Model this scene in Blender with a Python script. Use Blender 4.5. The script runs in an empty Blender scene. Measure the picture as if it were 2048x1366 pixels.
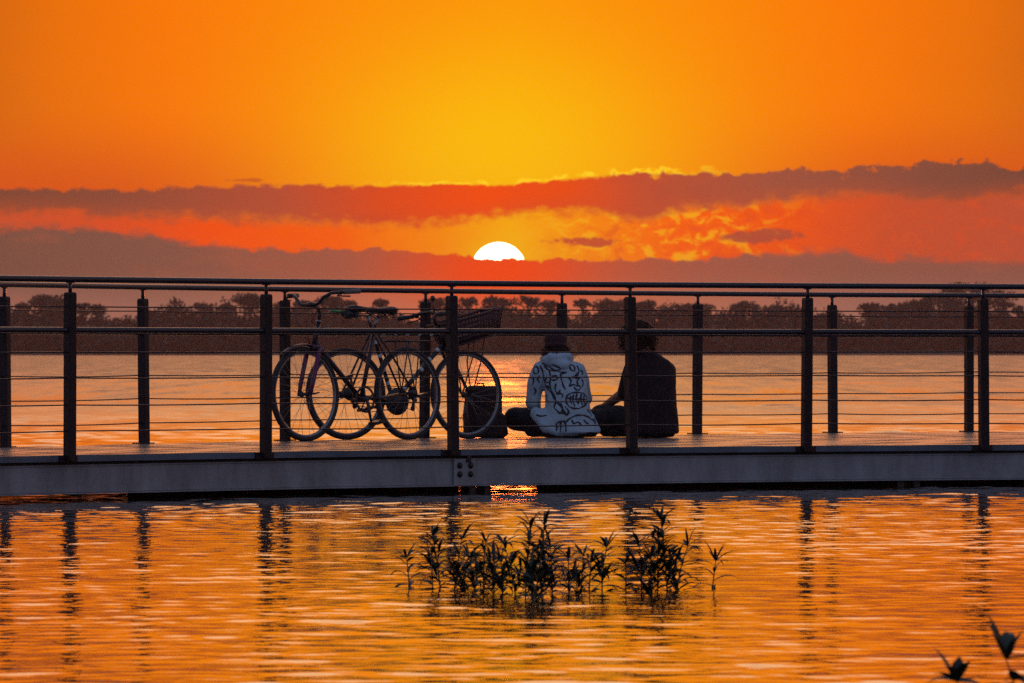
import bpy, math, random
import numpy as np
from mathutils import Vector, Matrix
from mathutils.bvhtree import BVHTree
R = math.radians
random.seed(7); rng = np.random.default_rng(7)
scene = bpy.context.scene
COL = scene.collection

# ------------------------------------------------------------------ camera
EYE = 0.925                                   # eye height above the water (m)
FPX = 11704.0
cam_d = bpy.data.cameras.new('camera'); cam = bpy.data.objects.new('camera', cam_d); COL.objects.link(cam)
cam_d.sensor_width = 36; cam_d.lens = 36 * FPX / 2048
cam_d.clip_start = 0.5; cam_d.clip_end = 6000
cam.location = (0, 0, EYE)
cam.rotation_euler = (R(90) + math.atan(20 / FPX), 0, 0)
cam_d.dof.use_dof = True; cam_d.dof.focus_distance = 35.5; cam_d.dof.aperture_fstop = 15
scene.camera = cam

# ------------------------------------------------------------------ view
scene.view_settings.view_transform = 'Standard'; scene.view_settings.look = 'None'
scene.view_settings.exposure = 0; scene.view_settings.gamma = 1
scene.render.engine = 'CYCLES'
scene.cycles.max_bounces = 6; scene.cycles.volume_bounces = 0
scene.cycles.sample_clamp_indirect = 4; scene.cycles.sample_clamp_direct = 12
scene.cycles.blur_glossy = 0.3
scene.cycles.use_denoising = False

def lin(r, g, b, k=1.0):
    f = lambda c: (c / 12.92 if c <= .04045 else ((c + .055) / 1.055) ** 2.4)
    return (f(r / 255) * k, f(g / 255) * k, f(b / 255) * k, 1.0)

# ------------------------------------------------------------------ world: sunset sky
SUN_AZ, SUN_EL = -0.13, 0.80                   # degrees
world = bpy.data.worlds.new('World'); scene.world = world; world.use_nodes = True
NT = world.node_tree; NT.nodes.clear()

class X:
    """a tiny expression wrapper round math nodes"""
    nt = NT
    def __init__(s, o): s.o = o
    @staticmethod
    def m(op, *a, clamp=False):
        n = X.nt.nodes.new('ShaderNodeMath'); n.operation = op; n.use_clamp = clamp
        for i, v in enumerate(a):
            if isinstance(v, X): X.nt.links.new(v.o, n.inputs[i])
            else: n.inputs[i].default_value = v
        return X(n.outputs[0])
    def __add__(s, b): return X.m('ADD', s, b)
    def __radd__(s, b): return X.m('ADD', b, s)
    def __sub__(s, b): return X.m('SUBTRACT', s, b)
    def __rsub__(s, b): return X.m('SUBTRACT', b, s)
    def __mul__(s, b): return X.m('MULTIPLY', s, b)
    def __rmul__(s, b): return X.m('MULTIPLY', b, s)
    def __truediv__(s, b): return X.m('DIVIDE', s, b)
def smooth(x, lo, hi):
    n = X.nt.nodes.new('ShaderNodeMapRange'); n.interpolation_type = 'SMOOTHSTEP'
    X.nt.links.new(x.o, n.inputs[0])
    n.inputs[1].default_value = lo; n.inputs[2].default_value = hi
    n.inputs[3].default_value = 0; n.inputs[4].default_value = 1
    return X(n.outputs[0])
def smooth2(x, lo, hi):                        # hi < lo: falling step
    return 1.0 - smooth(x, hi, lo)
def mixc(f, a, b, mode='MIX'):
    n = X.nt.nodes.new('ShaderNodeMix'); n.data_type = 'RGBA'; n.blend_type = mode
    n.clamp_factor = True
    for i, v in ((0, f), (6, a), (7, b)):
        if isinstance(v, X): X.nt.links.new(v.o, n.inputs[i])
        else: n.inputs[i].default_value = v
    return X(n.outputs[2])
def ramp(x, stops):
    n = X.nt.nodes.new('ShaderNodeValToRGB'); X.nt.links.new(x.o, n.inputs[0])
    el = n.color_ramp.elements
    while len(el) < len(stops): el.new(0.5)
    for e, (p, c) in zip(el, stops): e.position = p; e.color = c
    return X(n.outputs[0])
def combine(x, y, z=0.0):
    n = X.nt.nodes.new('ShaderNodeCombineXYZ')
    for i, v in enumerate((x, y, z)):
        if isinstance(v, X): X.nt.links.new(v.o, n.inputs[i])
        else: n.inputs[i].default_value = v
    return X(n.outputs[0])
def noise(vec, scale, detail=4, rough=.55, dist=0.0):
    n = X.nt.nodes.new('ShaderNodeTexNoise'); X.nt.links.new(vec.o, n.inputs['Vector'])
    n.inputs['Scale'].default_value = scale; n.inputs['Detail'].default_value = detail
    n.inputs['Roughness'].default_value = rough; n.inputs['Distortion'].default_value = dist
    return X(n.outputs['Fac'])
def fcurve(x, pts):
    n = X.nt.nodes.new('ShaderNodeFloatCurve'); X.nt.links.new(x.o, n.inputs['Value'])
    c = n.mapping.curves[0]
    for p, q in pts[1:-1]: c.points.new(p, q)
    c.points[0].location = pts[0]; c.points[-1].location = pts[-1]
    n.mapping.update()
    return X(n.outputs[0])

tc = NT.nodes.new('ShaderNodeTexCoord'); sep = NT.nodes.new('ShaderNodeSeparateXYZ')
NT.links.new(tc.outputs['Generated'], sep.inputs[0])
dx, dy, dz = X(sep.outputs[0]), X(sep.outputs[1]), X(sep.outputs[2])
az = X.m('ARCTAN2', dx, dy) * (180 / math.pi)            # degrees, + to the right
el = X.m('ARCSINE', dz) * (180 / math.pi)                # degrees above the horizon
aabs = X.m('ABSOLUTE', az)
cv = combine(az, el * 2.2)
n_big = noise(cv, 0.9, 5) - 0.5
n_fine = noise(cv, 5.0, 5, .6) - 0.5
n_edge = noise(combine(az + noise(combine(az * 2, el * 3), 3.0, 2) * .12, el * 1.4), 5.0, 4, .58) - 0.5
DEG = 204.3
def E(py): return (703 - py) / DEG                       # photo row -> elevation in degrees
xs = smooth(az, -10, 10)                                 # placeholder, replaced by linear map below
xl = (az + 10.0) * 0.05                                  # azimuth -10..10 -> 0..1
def P(px): return ((px - 1024) / DEG + 10) / 20
def edge(tab):                                           # elevation/4 of a cloud edge over azimuth
    return fcurve(xl, [(0.0, E(tab[0][1]) / 4)] + [(P(a), E(b) / 4) for a, b in tab] + [(1.0, E(tab[-1][1]) / 4)]) * 4.0
# clear sky behind the clouds
aw = aabs + n_big * 0.25
sky = ramp(aw * (1 / 6.0), [(0, lin(255, 150, 0)), (.3, lin(255, 138, 0)), (.56, lin(253, 122, 0)), (.74, lin(238, 114, 3)), (.87, lin(216, 104, 10)), (1, lin(205, 98, 18))])
sky = mixc(smooth2(el, 2.5, 1.4) * smooth(aabs, .8, 4.5), sky, lin(222, 86, 20))
yel = X.m('EXPONENT', (az + .1) * (az + .1) * -.36 + (el - 1.95) * (el - 1.95) * -.85)
sky = mixc(yel * .9, sky, lin(255, 192, 0, 1.02))
# higher sky, above the picture: orange, then salmon, then the blue grey of the upper dome
hi1 = mixc(smooth(aabs, .5, 7), lin(255, 142, 4, 1.45), lin(255, 118, 6, 1.35))
hi2 = mixc(smooth(aabs, .5, 9), lin(255, 188, 132, 2.1), lin(255, 180, 136, 1.9))
sky = mixc(smooth(el, 3.6, 5.2), sky, hi1)
sky = mixc(smooth(el, 6.8, 11.5), sky, hi2)
sky = mixc(smooth(aabs, 12, 60), sky, lin(170, 122, 105))
sky = mixc(smooth(aabs, 50, 150), sky, lin(118, 136, 170))
sky = mixc(smooth(el, 15, 36), sky, lin(122, 126, 148))
sky = mixc(smooth(el, 25, 80), sky, lin(96, 116, 156))
# radial closeness to the sun
ra = az - SUN_AZ; re = el - SUN_EL
rs = X.m('SQRT', ra * ra + re * re * 2.2)
rd = X.m('SQRT', ra * ra + re * re)
near = X.m('EXPONENT', (rs * rs) * -0.42)
tight = X.m('EXPONENT', (rs * rs) * -3.0)
# glowing gap between the two banks of cloud
top1 = edge([(0, 380), (250, 382), (450, 374), (700, 372), (900, 370), (1060, 366), (1180, 353), (1430, 346), (1700, 341), (1830, 330), (1930, 326), (1990, 336), (2048, 345)])
bot1 = edge([(0, 424), (150, 430), (300, 437), (500, 444), (700, 449), (870, 450), (980, 436), (1100, 424), (1200, 428), (1290, 440), (1340, 424), (1450, 414), (1600, 400), (1750, 392), (1900, 404), (2048, 388)])
top2 = edge([(0, 460), (150, 457), (290, 470), (400, 492), (560, 500), (760, 500), (880, 508), (960, 517), (1050, 518), (1200, 521), (1400, 519), (1550, 510), (1680, 500), (1730, 520), (1850, 520), (1950, 531), (2048, 530)])
gapc = ramp((az + 5.2) * (1 / 10.4) + n_big * .05, [(0, lin(203, 82, 45)), (.13, lin(225, 80, 32)), (.22, lin(250, 82, 4)), (.34, lin(254, 98, 0)), (.43, lin(255, 140, 0)), (.5, lin(255, 172, 0)), (.57, lin(255, 138, 0)), (.66, lin(255, 98, 2)), (.76, lin(244, 84, 12)), (.86, lin(205, 80, 42)), (1, lin(192, 80, 50))])
wl = noise(combine(az, el * 1.7), 4.2, 6, .62, .5)
wisps = smooth(wl, .49, .62) * smooth(az, -0.2, .4) * smooth2(az, 3.2, 1.8)
gapc = mixc(wisps * 0.85, gapc, lin(255, 172, 14))
gapc = mixc(smooth2(wl, .47, .36) * smooth(az, .1, 1.0) * 0.45, gapc, lin(226, 78, 30))
gapc = mixc(smooth(n_big + n_edge * .5, .03, .3) * .4, gapc, lin(255, 112, 10))
gap_mask = smooth2(el - bot1 + n_edge * 0.10, .10, -.06)
sky = mixc(gap_mask, sky, gapc)
# small loose clouds in the gap
def puff(px, py, w, h, c, k=1.0):
    global sky
    d2 = X.m('POWER', X.m('ABSOLUTE', (az - (px - 1024) / DEG) / (w / DEG)), 2.0) + X.m('POWER', X.m('ABSOLUTE', (el - E(py)) / (h / DEG)), 2.0)
    sky = mixc(smooth2(d2 + n_edge * 5.0 + n_fine * 2.0 + n_big, 1.35, .45) * k, sky, c)
puff(1172, 483, 64, 10, lin(205, 85, 42))
puff(1528, 474, 80, 13, lin(178, 78, 52), .9)
puff(1900, 536, 150, 10, lin(150, 78, 66), .6)
puff(500, 361, 50, 4, lin(205, 92, 30), .8)
# upper bank
edge_up = top1 + n_edge * (0.16 + 0.22 * smooth(az, 0, 3.5)) + n_fine * 0.06
m1 = smooth2(el - edge_up, .022, -.014) * smooth(el - bot1 + n_big * 0.16 + n_edge * 0.26 + n_fine * .12, -.07, .09)
b1c = ramp((az + 5.2) * (1 / 10.4) + n_big * .04, [(0, lin(128, 72, 50)), (.12, lin(142, 76, 54)), (.28, lin(186, 80, 50)), (.38, lin(226, 76, 24)), (.47, lin(248, 78, 4)), (.55, lin(238, 78, 14)), (.62, lin(200, 80, 46)), (.74, lin(164, 84, 60)), (.88, lin(140, 78, 58)), (1, lin(118, 70, 54))])
b1c = mixc(smooth2(el - bot1, .22, .0) * .3, b1c, lin(205, 82, 42))
b1c = mixc(smooth(n_fine + n_big, .0, .4) * .12, b1c, lin(120, 66, 52))
sky = mixc(m1, sky, b1c)
rim = smooth2(X.m('ABSOLUTE', el - edge_up - .012), .034, .004) * smooth2(X.m('ABSOLUTE', az - 0.35), 2.1, .9) * smooth(n_fine + n_edge, -.14, .06)
sky = mixc(rim, sky, lin(255, 205, 30, 1.1))
# sun disc, showing above the lower bank
disc = smooth2(rd, .271, .262)
halo = X.m('EXPONENT', rd * rd * -13.0)
sky = mixc(halo * .75, sky, lin(255, 196, 0))
em = mixc(disc, sky, (9.0, 7.5, 4.5, 1))
# lower bank
edge_lo = top2 + n_edge * 0.20 + n_fine * 0.07 + n_big * smooth(aabs, 1.5, 4) * .22
soft = smooth(aabs, 1.2, 4.0)
m2 = smooth2((el - edge_lo) / (1.0 + soft * 4.0) + n_fine * soft * .05, .012, -.010)
b2c = ramp((az + 5.2) * (1 / 10.4), [(0, lin(122, 80, 64)), (.2, lin(138, 86, 68)), (.34, lin(168, 90, 66)), (.44, lin(200, 86, 46)), (.5, lin(222, 84, 30)), (.56, lin(196, 88, 54)), (.68, lin(166, 90, 68)), (.82, lin(148, 88, 70)), (1, lin(142, 84, 68))])
b2c = mixc(smooth2(el, .85, .25), b2c, mixc(smooth(aabs, .3, 4), lin(205, 118, 84), lin(160, 108, 92)))
b2c = mixc(smooth(n_big + n_edge * .4, .02, .26) * .30, b2c, lin(188, 92, 62))
b2c = mixc(X.m('EXPONENT', (ra * ra * 0.9 + re * re * 5.5) * -1.6), b2c, lin(252, 72, 0))
em = mixc(m2, em, b2c)
# physical sky: the dim upper dome opposite and above the sunset
nsk = NT.nodes.new('ShaderNodeTexSky'); nsk.sky_type = 'NISHITA'; nsk.sun_disc = False
nsk.sun_elevation = R(SUN_EL); nsk.sun_rotation = R(SUN_AZ)
nis = mixc(1.0, X(nsk.outputs[0]), (.10, .10, .10, 1), 'MULTIPLY')
em = mixc(smooth(el, 14, 60), em, mixc(1.0, em, nis, 'ADD'))
em = mixc(smooth2(el, .0, -2.0), em, lin(70, 52, 48))
bg = NT.nodes.new('ShaderNodeBackground'); NT.links.new(em.o, bg.inputs[0]); bg.inputs[1].default_value = 1.0
wo = NT.nodes.new('ShaderNodeOutputWorld'); NT.links.new(bg.outputs[0], wo.inputs[0])
world.cycles.sampling_method = 'MANUAL'; world.cycles.sample_map_resolution = 2048

# ------------------------------------------------------------------ sun lamp (veiled by the low cloud)
sd = bpy.data.lights.new('sun', 'SUN'); sd.energy = 0.07; sd.angle = R(.7); sd.color = (1.0, .17, .025)
so = bpy.data.objects.new('sun', sd); COL.objects.link(so)
dirv = Vector((math.sin(R(SUN_AZ)) * math.cos(R(SUN_EL)), math.cos(R(SUN_AZ)) * math.cos(R(SUN_EL)), math.sin(R(SUN_EL))))
so.rotation_euler = dirv.to_track_quat('Z', 'Y').to_euler()
so.location = (0, 300, 60)

# ------------------------------------------------------------------ materials
def mat(name, color, rough=.6, metal=0.0, nscale=None, namt=.25, bump=0.0, bscale=None, spec=.5, color2=None):
    m = bpy.data.materials.new(name); m.use_nodes = True; nt = m.node_tree
    b = nt.nodes['Principled BSDF']
    b.inputs['Base Color'].default_value = (*color, 1); b.inputs['Roughness'].default_value = rough
    b.inputs['Metallic'].default_value = metal; b.inputs['Specular IOR Level'].default_value = spec
    if nscale:
        t = nt.nodes.new('ShaderNodeTexCoord'); n = nt.nodes.new('ShaderNodeTexNoise')
        n.inputs['Scale'].default_value = nscale; n.inputs['Detail'].default_value = 6
        nt.links.new(t.outputs['Object'], n.inputs['Vector'])
        r = nt.nodes.new('ShaderNodeValToRGB'); nt.links.new(n.outputs['Fac'], r.inputs[0])
        c2 = color2 or tuple(c * (1 - namt) for c in color)
        r.color_ramp.elements[0].position = .35; r.color_ramp.elements[1].position = .68
        r.color_ramp.elements[0].color = (*c2, 1); r.color_ramp.elements[1].color = (*color, 1)
        nt.links.new(r.outputs[0], b.inputs['Base Color'])
        if bump:
            n2 = nt.nodes.new('ShaderNodeTexNoise'); n2.inputs['Scale'].default_value = bscale or nscale * 4
            n2.inputs['Detail'].default_value = 5; nt.links.new(t.outputs['Object'], n2.inputs['Vector'])
            bp = nt.nodes.new('ShaderNodeBump'); bp.inputs['Strength'].default_value = bump
            bp.inputs['Distance'].default_value = .01
            nt.links.new(n2.outputs['Fac'], bp.inputs['Height']); nt.links.new(bp.outputs[0], b.inputs['Normal'])
    return m
M = {}
M['rail'] = mat('painted steel rail', (.020, .020, .034), .24, .0, 14, .35, .15)
M['post'] = mat('painted steel post', (.016, .011, .016), .5, .0, 10, .4, .25, spec=.3)
M['wire'] = mat('steel wire rope', (.07, .05, .06), .4, .8, 120, .5, .3)
M['beam'] = mat('galvanised steel beam', (.33, .35, .375), .62, .0, 4.5, .45, .35, 30)
_nt = M['beam'].node_tree; _mp = _nt.nodes.new('ShaderNodeMapping'); _mp.inputs['Scale'].default_value = (1.0, 1.0, .35)
_tn = [n for n in _nt.nodes if n.type == 'TEX_COORD'][0]; _nn = [n for n in _nt.nodes if n.type == 'TEX_NOISE' and abs(n.inputs['Scale'].default_value - 4.5) < .01][0]
_nt.links.new(_tn.outputs['Object'], _mp.inputs[0]); _nt.links.new(_mp.outputs[0], _nn.inputs['Vector']); _nn.inputs['Detail'].default_value = 10; _nn.inputs['Roughness'].default_value = .7
M['fascia'] = mat('weathered edge board', (.12, .16, .21), .6, .0, 5, .4, .4, 40)
M['deck'] = mat('worn deck boards', (.30, .26, .24), .24, .0, 2.2, .55, .35, 18)
M['bolt'] = mat('dark bolt steel', (.04, .035, .035), .5, .4, 30, .3)
M['dark'] = mat('dark timber pile', (.05, .04, .035), .8, .0, 8, .5, .5)
M['rubber'] = mat('tyre rubber', (.02, .02, .022), .65, .0, 60, .3, .2)
M['alloy'] = mat('bare alloy', (.26, .27, .30), .33, .8, 50, .25)
M['spoke'] = mat('stainless spokes', (.22, .21, .2), .4, .8)
M['black'] = mat('black painted metal', (.022, .02, .024), .35, .0, 40, .3)
M['navy'] = mat('dark graphite frame paint', (.014, .013, .02), .3, .0, 30, .3)
M['plum'] = mat('plum fork paint', (.16, .018, .10), .35, .0, 30, .3)
M['white'] = mat('white frame decal', (.62, .66, .7), .35, .0, 30, .1)
M['saddle'] = mat('black saddle vinyl', (.025, .022, .028), .5, .0, 60, .3, .2)
M['grey'] = mat('worn pale grey vinyl', (.16, .15, .13), .6, .0, 40, .3)
M['green'] = mat('green plastic', (.03, .32, .10), .4)
M['redp'] = mat('red plastic', (.45, .03, .02), .35)
M['basket'] = mat('dark plastic crate', (.06, .018, .022), .5, .0, 30, .3)
M['bag'] = mat('dark rucksack cloth', (.045, .02, .022), .9, .0, 25, .5, .6, 120)
M['skin'] = mat('skin', (.24, .12, .08), .55, .0, 20, .12)
M['hoodie'] = mat('pale blue grey cotton', (.43, .55, .64), .9, .0, 9, .18, .5, 90)
M['ink'] = mat('black textile print', (.025, .025, .035), .85)
M['pants'] = mat('black cotton trousers', (.018, .015, .018), .9, .0, 12, .4, .5, 80)
M['shirt'] = mat('dark maroon knit', (.024, .009, .011), .95, .0, 14, .5, .6, 120)
M['cap'] = mat('maroon knitted cap', (.07, .022, .03), .9, .0, 60, .5, .7, 200)
M['hair_brown'] = mat('brown hair', (.06, .025, .016), .65, .0, 60, .4, spec=.25)
M['hair_backlit'] = mat('backlit light brown hair', (.45, .24, .12), .45, .0, 60, .4)  # paler tone puts the backlight into the colour of the edge strands
M['shoe'] = mat('dark shoe', (.03, .025, .03), .6)
M['leaf'] = mat('waterside leaf', (.012, .030, .011), .5, .0, 12, .5, .2)
M['stem'] = mat('waterside stem', (.05, .05, .02), .6)
M['bark'] = mat('dark bark', (.09, .06, .045), .9, .0, .8, .4)
M['foliage'] = mat('tree foliage', (.042, .036, .018), .7, .0, .25, .6, color2=(.028, .026, .012))
M['foliage2'] = mat('olive tree foliage', (.062, .060, .022), .7, .0, .25, .6, color2=(.035, .038, .014))
M['earth'] = mat('river bank earth', (.10, .075, .05), .95, .0, .1, .5)

# ------------------------------------------------------------------ mesh helpers
class MB:
    def __init__(s): s.v = []; s.f = []; s.sm = []; s.mi = []
    def add(s, vs, fs, smooth=True, mi=0):
        o = len(s.v); s.v += [tuple(v) for v in vs]
        s.f += [tuple(i + o for i in f) for f in fs]; s.sm += [smooth] * len(fs); s.mi += [mi] * len(fs)
    def box(s, c, size, rz=0.0, rot=None, mi=0):
        hx, hy, hz = (q / 2 for q in size)
        m = rot or Matrix.Rotation(rz, 3, 'Z'); c = Vector(c)
        vs = [c + m @ Vector((sx * hx, sy * hy, sz * hz)) for sz in (-1, 1) for sx, sy in ((-1, -1), (1, -1), (1, 1), (-1, 1))]
        s.add(vs, [(3, 2, 1, 0), (4, 5, 6, 7), (0, 1, 5, 4), (1, 2, 6, 5), (2, 3, 7, 6), (3, 0, 4, 7)], False, mi)
    def tube(s, pts, r, n=8, cap=True, closed=False, mi=0, flat=1.0):
        pts = [Vector(p) for p in pts]; k = len(pts)
        rs = r if isinstance(r, (list, tuple)) else [r] * k
        vs = []; up = None
        for i, p in enumerate(pts):
            if closed: t = pts[(i + 1) % k] - pts[i - 1]
            else: t = pts[min(i + 1, k - 1)] - pts[max(i - 1, 0)]
            if t.length < 1e-9: t = Vector((0, 0, 1))
            t.normalize()
            if up is None:
                up = Vector((0, 0, 1)) if abs(t.z) < .9 else Vector((0, 1, 0))
            a = (up - t * up.dot(t)).normalized(); up = a; b = t.cross(a)
            for j in range(n):
                an = 2 * math.pi * j / n
                vs.append(p + a * math.cos(an) * rs[i] * flat + b * math.sin(an) * rs[i])
        fs = []
        for i in range(k if closed else k - 1):
            i2 = (i + 1) % k
            for j in range(n):
                j2 = (j + 1) % n; fs.append((i * n + j, i * n + j2, i2 * n + j2, i2 * n + j))
        if cap and not closed:
            fs.append(tuple(range(n - 1, -1, -1))); fs.append(tuple((k - 1) * n + j for j in range(n)))
        s.add(vs, fs, True, mi)
    def rings(s, rings, cap=True, mi=0):
        n = len(rings[0]); vs = [p for r_ in rings for p in r_]; fs = []
        for i in range(len(rings) - 1):
            for j in range(n):
                j2 = (j + 1) % n; fs.append((i * n + j, i * n + j2, (i + 1) * n + j2, (i + 1) * n + j))
        if cap: fs.append(tuple(range(n - 1, -1, -1))); fs.append(tuple((len(rings) - 1) * n + j for j in range(n)))
        s.add(vs, fs, True, mi)
    def ell(s, c, rad, rot=None, nu=16, nv=10, mi=0):
        rot = rot or Matrix.Identity(3); c = Vector(c); vs = []; fs = []
        for i in range(nv + 1):
            th = math.pi * i / nv
            for j in range(nu):
                ph = 2 * math.pi * j / nu
                vs.append(c + rot @ Vector((rad[0] * math.sin(th) * math.cos(ph), rad[1] * math.sin(th) * math.sin(ph), rad[2] * math.cos(th))))
        for i in range(nv):
            for j in range(nu):
                j2 = (j + 1) % nu; fs.append((i * nu + j, (i + 1) * nu + j, (i + 1) * nu + j2, i * nu + j2))
        s.add(vs, fs, True, mi)
    def cap(s, p0, r0, p1, r1, n=14, mi=0):
        """tapered capsule"""
        p0 = Vector(p0); p1 = Vector(p1); t = (p1 - p0); L = t.length; t.normalize()
        pts = []; rs = []
        for i in range(4): a = math.pi / 2 * (i + .4) / 4; pts.append(p0 - t * r0 * math.cos(a)); rs.append(r0 * math.sin(a))
        pts.append(p0); rs.append(r0); pts.append((p0 + p1) / 2); rs.append((r0 + r1) / 2); pts.append(p1); rs.append(r1)
        for i in range(3, -1, -1): a = math.pi / 2 * (i + .4) / 4; pts.append(p1 + t * r1 * math.cos(a)); rs.append(r1 * math.sin(a))
        s.tube(pts, rs, n, True, mi=mi)
    def mesh(s, name, mats):
        me = bpy.data.meshes.new(name); me.from_pydata(s.v, [], s.f)
        if not isinstance(mats, (list, tuple)): mats = [mats]
        for m in mats: me.materials.append(m)
        me.polygons.foreach_set('use_smooth', s.sm)
        if len(mats) > 1: me.polygons.foreach_set('material_index', s.mi)
        me.update(); return me
    def build(s, name, mats, parent=None, loc=None):
        o = bpy.data.objects.new(name, s.mesh(name, mats)); COL.objects.link(o)
        if parent: o.parent = parent
        if loc: o.location = loc
        return o
def empty(name, loc=(0, 0, 0), rot=(0, 0, 0)):
    o = bpy.data.objects.new(name, None); COL.objects.link(o); o.location = loc; o.rotation_euler = rot
    o.empty_display_size = .2; return o
def tag(o, label=None, cat=None, group=None, kind=None):
    if label: o['label'] = label
    if cat: o['category'] = cat
    if group: o['group'] = group
    if kind: o['kind'] = kind
    return o
def remesh(mb, name, m, voxel, it=6, parent=None, ripple=0.0, rscale=8):
    """weld a pile of closed shapes into one continuous smooth skin"""
    tmp = mb.build('tmp', m)
    a = tmp.modifiers.new('r', 'REMESH'); a.mode = 'VOXEL'; a.voxel_size = voxel; a.use_smooth_shade = True
    b = tmp.modifiers.new('s', 'SMOOTH'); b.factor = .5; b.iterations = it
    dg = bpy.context.evaluated_depsgraph_get(); dg.update()
    me = bpy.data.meshes.new_from_object(tmp.evaluated_get(dg)); me.name = name
    bpy.data.objects.remove(tmp)
    if ripple:
        from mathutils import noise as mn
        me.update()
        co = [v.co.copy() for v in me.vertices]; no = [v.normal.copy() for v in me.vertices]
        for v, c, n_ in zip(me.vertices, co, no):
            h = mn.noise(Vector((c.x * rscale, c.y * rscale, c.z * rscale * .6))) + .5 * mn.noise(c * rscale * 2.3)
            v.co = c + n_ * h * ripple
    me.materials.clear(); me.materials.append(m)
    for p in me.polygons: p.use_smooth = True
    me.update()
    o = bpy.data.objects.new(name, me); COL.objects.link(o)
    if parent: o.parent = parent
    return o

# ------------------------------------------------------------------ water
def build_water():
    g = [9.0]
    while g[-1] < 55: g.append(g[-1] + (.025 if g[-1] < 36 else .034 if g[-1] < 48 else .05))
    while g[-1] < 100: g.append(g[-1] + .07)
    while g[-1] < 1475: g.append(g[-1] * 1.0065)
    ys = np.array(g); nc = 380
    s = np.linspace(-1, 1, nc)
    Y = np.repeat(ys[:, None], nc, 1); W = 1.2 + Y * .112
    Xg = s[None, :] * W
    dyr = np.gradient(ys)[:, None]
    dxr = W * 2 / nc
    Z = np.zeros_like(Xg)
    for k in range(120):
        lam = .095 * (18 ** rng.random())                  # wavelength .11 .. 2.4 m
        th = rng.normal(0, .55); kx, ky = math.sin(th) * 2 * math.pi / lam, math.cos(th) * 2 * math.pi / lam
        slope = .0060 * (lam / .4) ** -.50
        amp = slope * lam / (2 * math.pi) * (1.0 + 0 * Y)
        # sheltered water near the viewer, open river beyond the boardwalk
        if lam < .6: amp = amp * np.where(Y < 46, 1.0, 1.9)
        else: amp = amp * (.60 + 1.15 * np.clip((Y - 38) / 20, 0, 1))
        res = np.maximum(dyr, dxr)
        amp = amp * np.clip(lam / (res * 3.2) - .6, 0, 1)
        wx = .25 * np.sin(Xg * 1.7 + k) + .25 * np.sin(Y * 1.1 + k * 2)
        Z += amp * np.sin(kx * (Xg + wx * .25) + ky * (Y + wx * .35) + rng.random() * 6.28)
    idx = np.arange(len(ys))[:, None] * 1.0
    fade = np.clip((Y - 46) / 12, 0, 1)
    for k in range(46):
        m_ = 4.2 * (3.5 ** rng.random()); lx = (.25 * 5 ** rng.random()) * (Y / 60)
        Yc = np.cumsum(dyr * np.ones_like(dyr), 0)
        Z += fade * np.clip((420 - Y) / 300, 0, 1) * .0085 * np.minimum(m_ * dyr, 3.0) / 6.28 * np.sin(6.28 * idx / m_ + 6.28 * Xg / lx * .5 + 2.0 * np.sin(Xg * .8 / (Y / 60) + idx * .05 + k) + rng.random() * 6.28)
    # calmer and rougher patches
    patch = .78 + .30 * np.sin(Y * .33 + 1.5 * np.sin(Xg * .5)) * np.sin(Xg * .45 + Y * .12 + 1)
    Z *= patch
    hmax = .06 - .035 * np.clip((Y - 50) / 20, 0, 1)
    Z = hmax * np.tanh(Z / hmax)
    edge_f = np.clip((1 - np.abs(s)) * 12, 0, 1)[None, :]
    Z *= edge_f
    nr = len(ys)
    V = np.stack([Xg, Y, Z], 2).reshape(-1, 3).astype(np.float32)
    i = np.arange(nr - 1)[:, None] * nc + np.arange(nc - 1)[None, :]
    F = np.stack([i, i + 1, i + nc + 1, i + nc], 2).reshape(-1, 4).astype(np.int32)
    # calm aprons to the sides, behind the viewer and out to the horizon
    extra = []
    w9 = 1.2 + 9 * .112; wE = 1.2 + ys[-1] * .112; yE = ys[-1]
    b = len(V)
    ev = [(-900, -60, 0), (900, -60, 0), (900, yE, 0), (-900, yE, 0), (-w9, 9, 0), (w9, 9, 0), (wE, yE, 0), (-wE, yE, 0)]
    V = np.concatenate([V, np.array(ev, np.float32)])
    F = np.concatenate([F, np.array([(b, b + 1, b + 5, b + 4), (b + 1, b + 2, b + 6, b + 5), (b + 3, b, b + 4, b + 7)], np.int32)])
    me = bpy.data.meshes.new('river_water')
    me.vertices.add(len(V)); me.vertices.foreach_set('co', V.ravel())
    me.loops.add(F.size); me.loops.foreach_set('vertex_index', F.ravel())
    me.polygons.add(len(F)); me.polygons.foreach_set('loop_start', np.arange(0, F.size, 4, dtype=np.int32))
    me.polygons.foreach_set('loop_total', np.full(len(F), 4, np.int32))
    me.polygons.foreach_set('use_smooth', np.ones(len(F), bool))
    me.update(); me.validate()
    m = bpy.data.materials.new('river water'); m.use_nodes = True; X.nt = m.node_tree; nt = m.node_tree
    bs = nt.nodes['Principled BSDF']
    bs.inputs['Base Color'].default_value = (.030, .022, .018, 1); bs.inputs['IOR'].default_value = 1.333
    ge = nt.nodes.new('ShaderNodeNewGeometry'); sp = nt.nodes.new('ShaderNodeSeparateXYZ'); nt.links.new(ge.outputs['Position'], sp.inputs[0])
    px, py = X(sp.outputs[0]), X(sp.outputs[1])
    rough = .045 + smooth(py, 44, 95) * .20 + smooth(py, 90, 300) * .14
    rough = rough + (noise(combine(px * .7, py * .05), 1.0, 5, .7) - .5) * smooth(py, 60, 130) * .95
    nt.links.new(rough.o, bs.inputs['Roughness'])
    v = combine(px, py * .55)
    h = noise(v, 9, 3, .5) + noise(v, 26, 2, .5) * .30
    bp = nt.nodes.new('ShaderNodeBump'); nt.links.new(h.o, bp.inputs['Height']); bp.inputs['Strength'].default_value = .28; bp.inputs['Distance'].default_value = .010
    nt.links.new(bp.outputs[0], bs.inputs['Normal'])
    me.materials.append(m)
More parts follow.
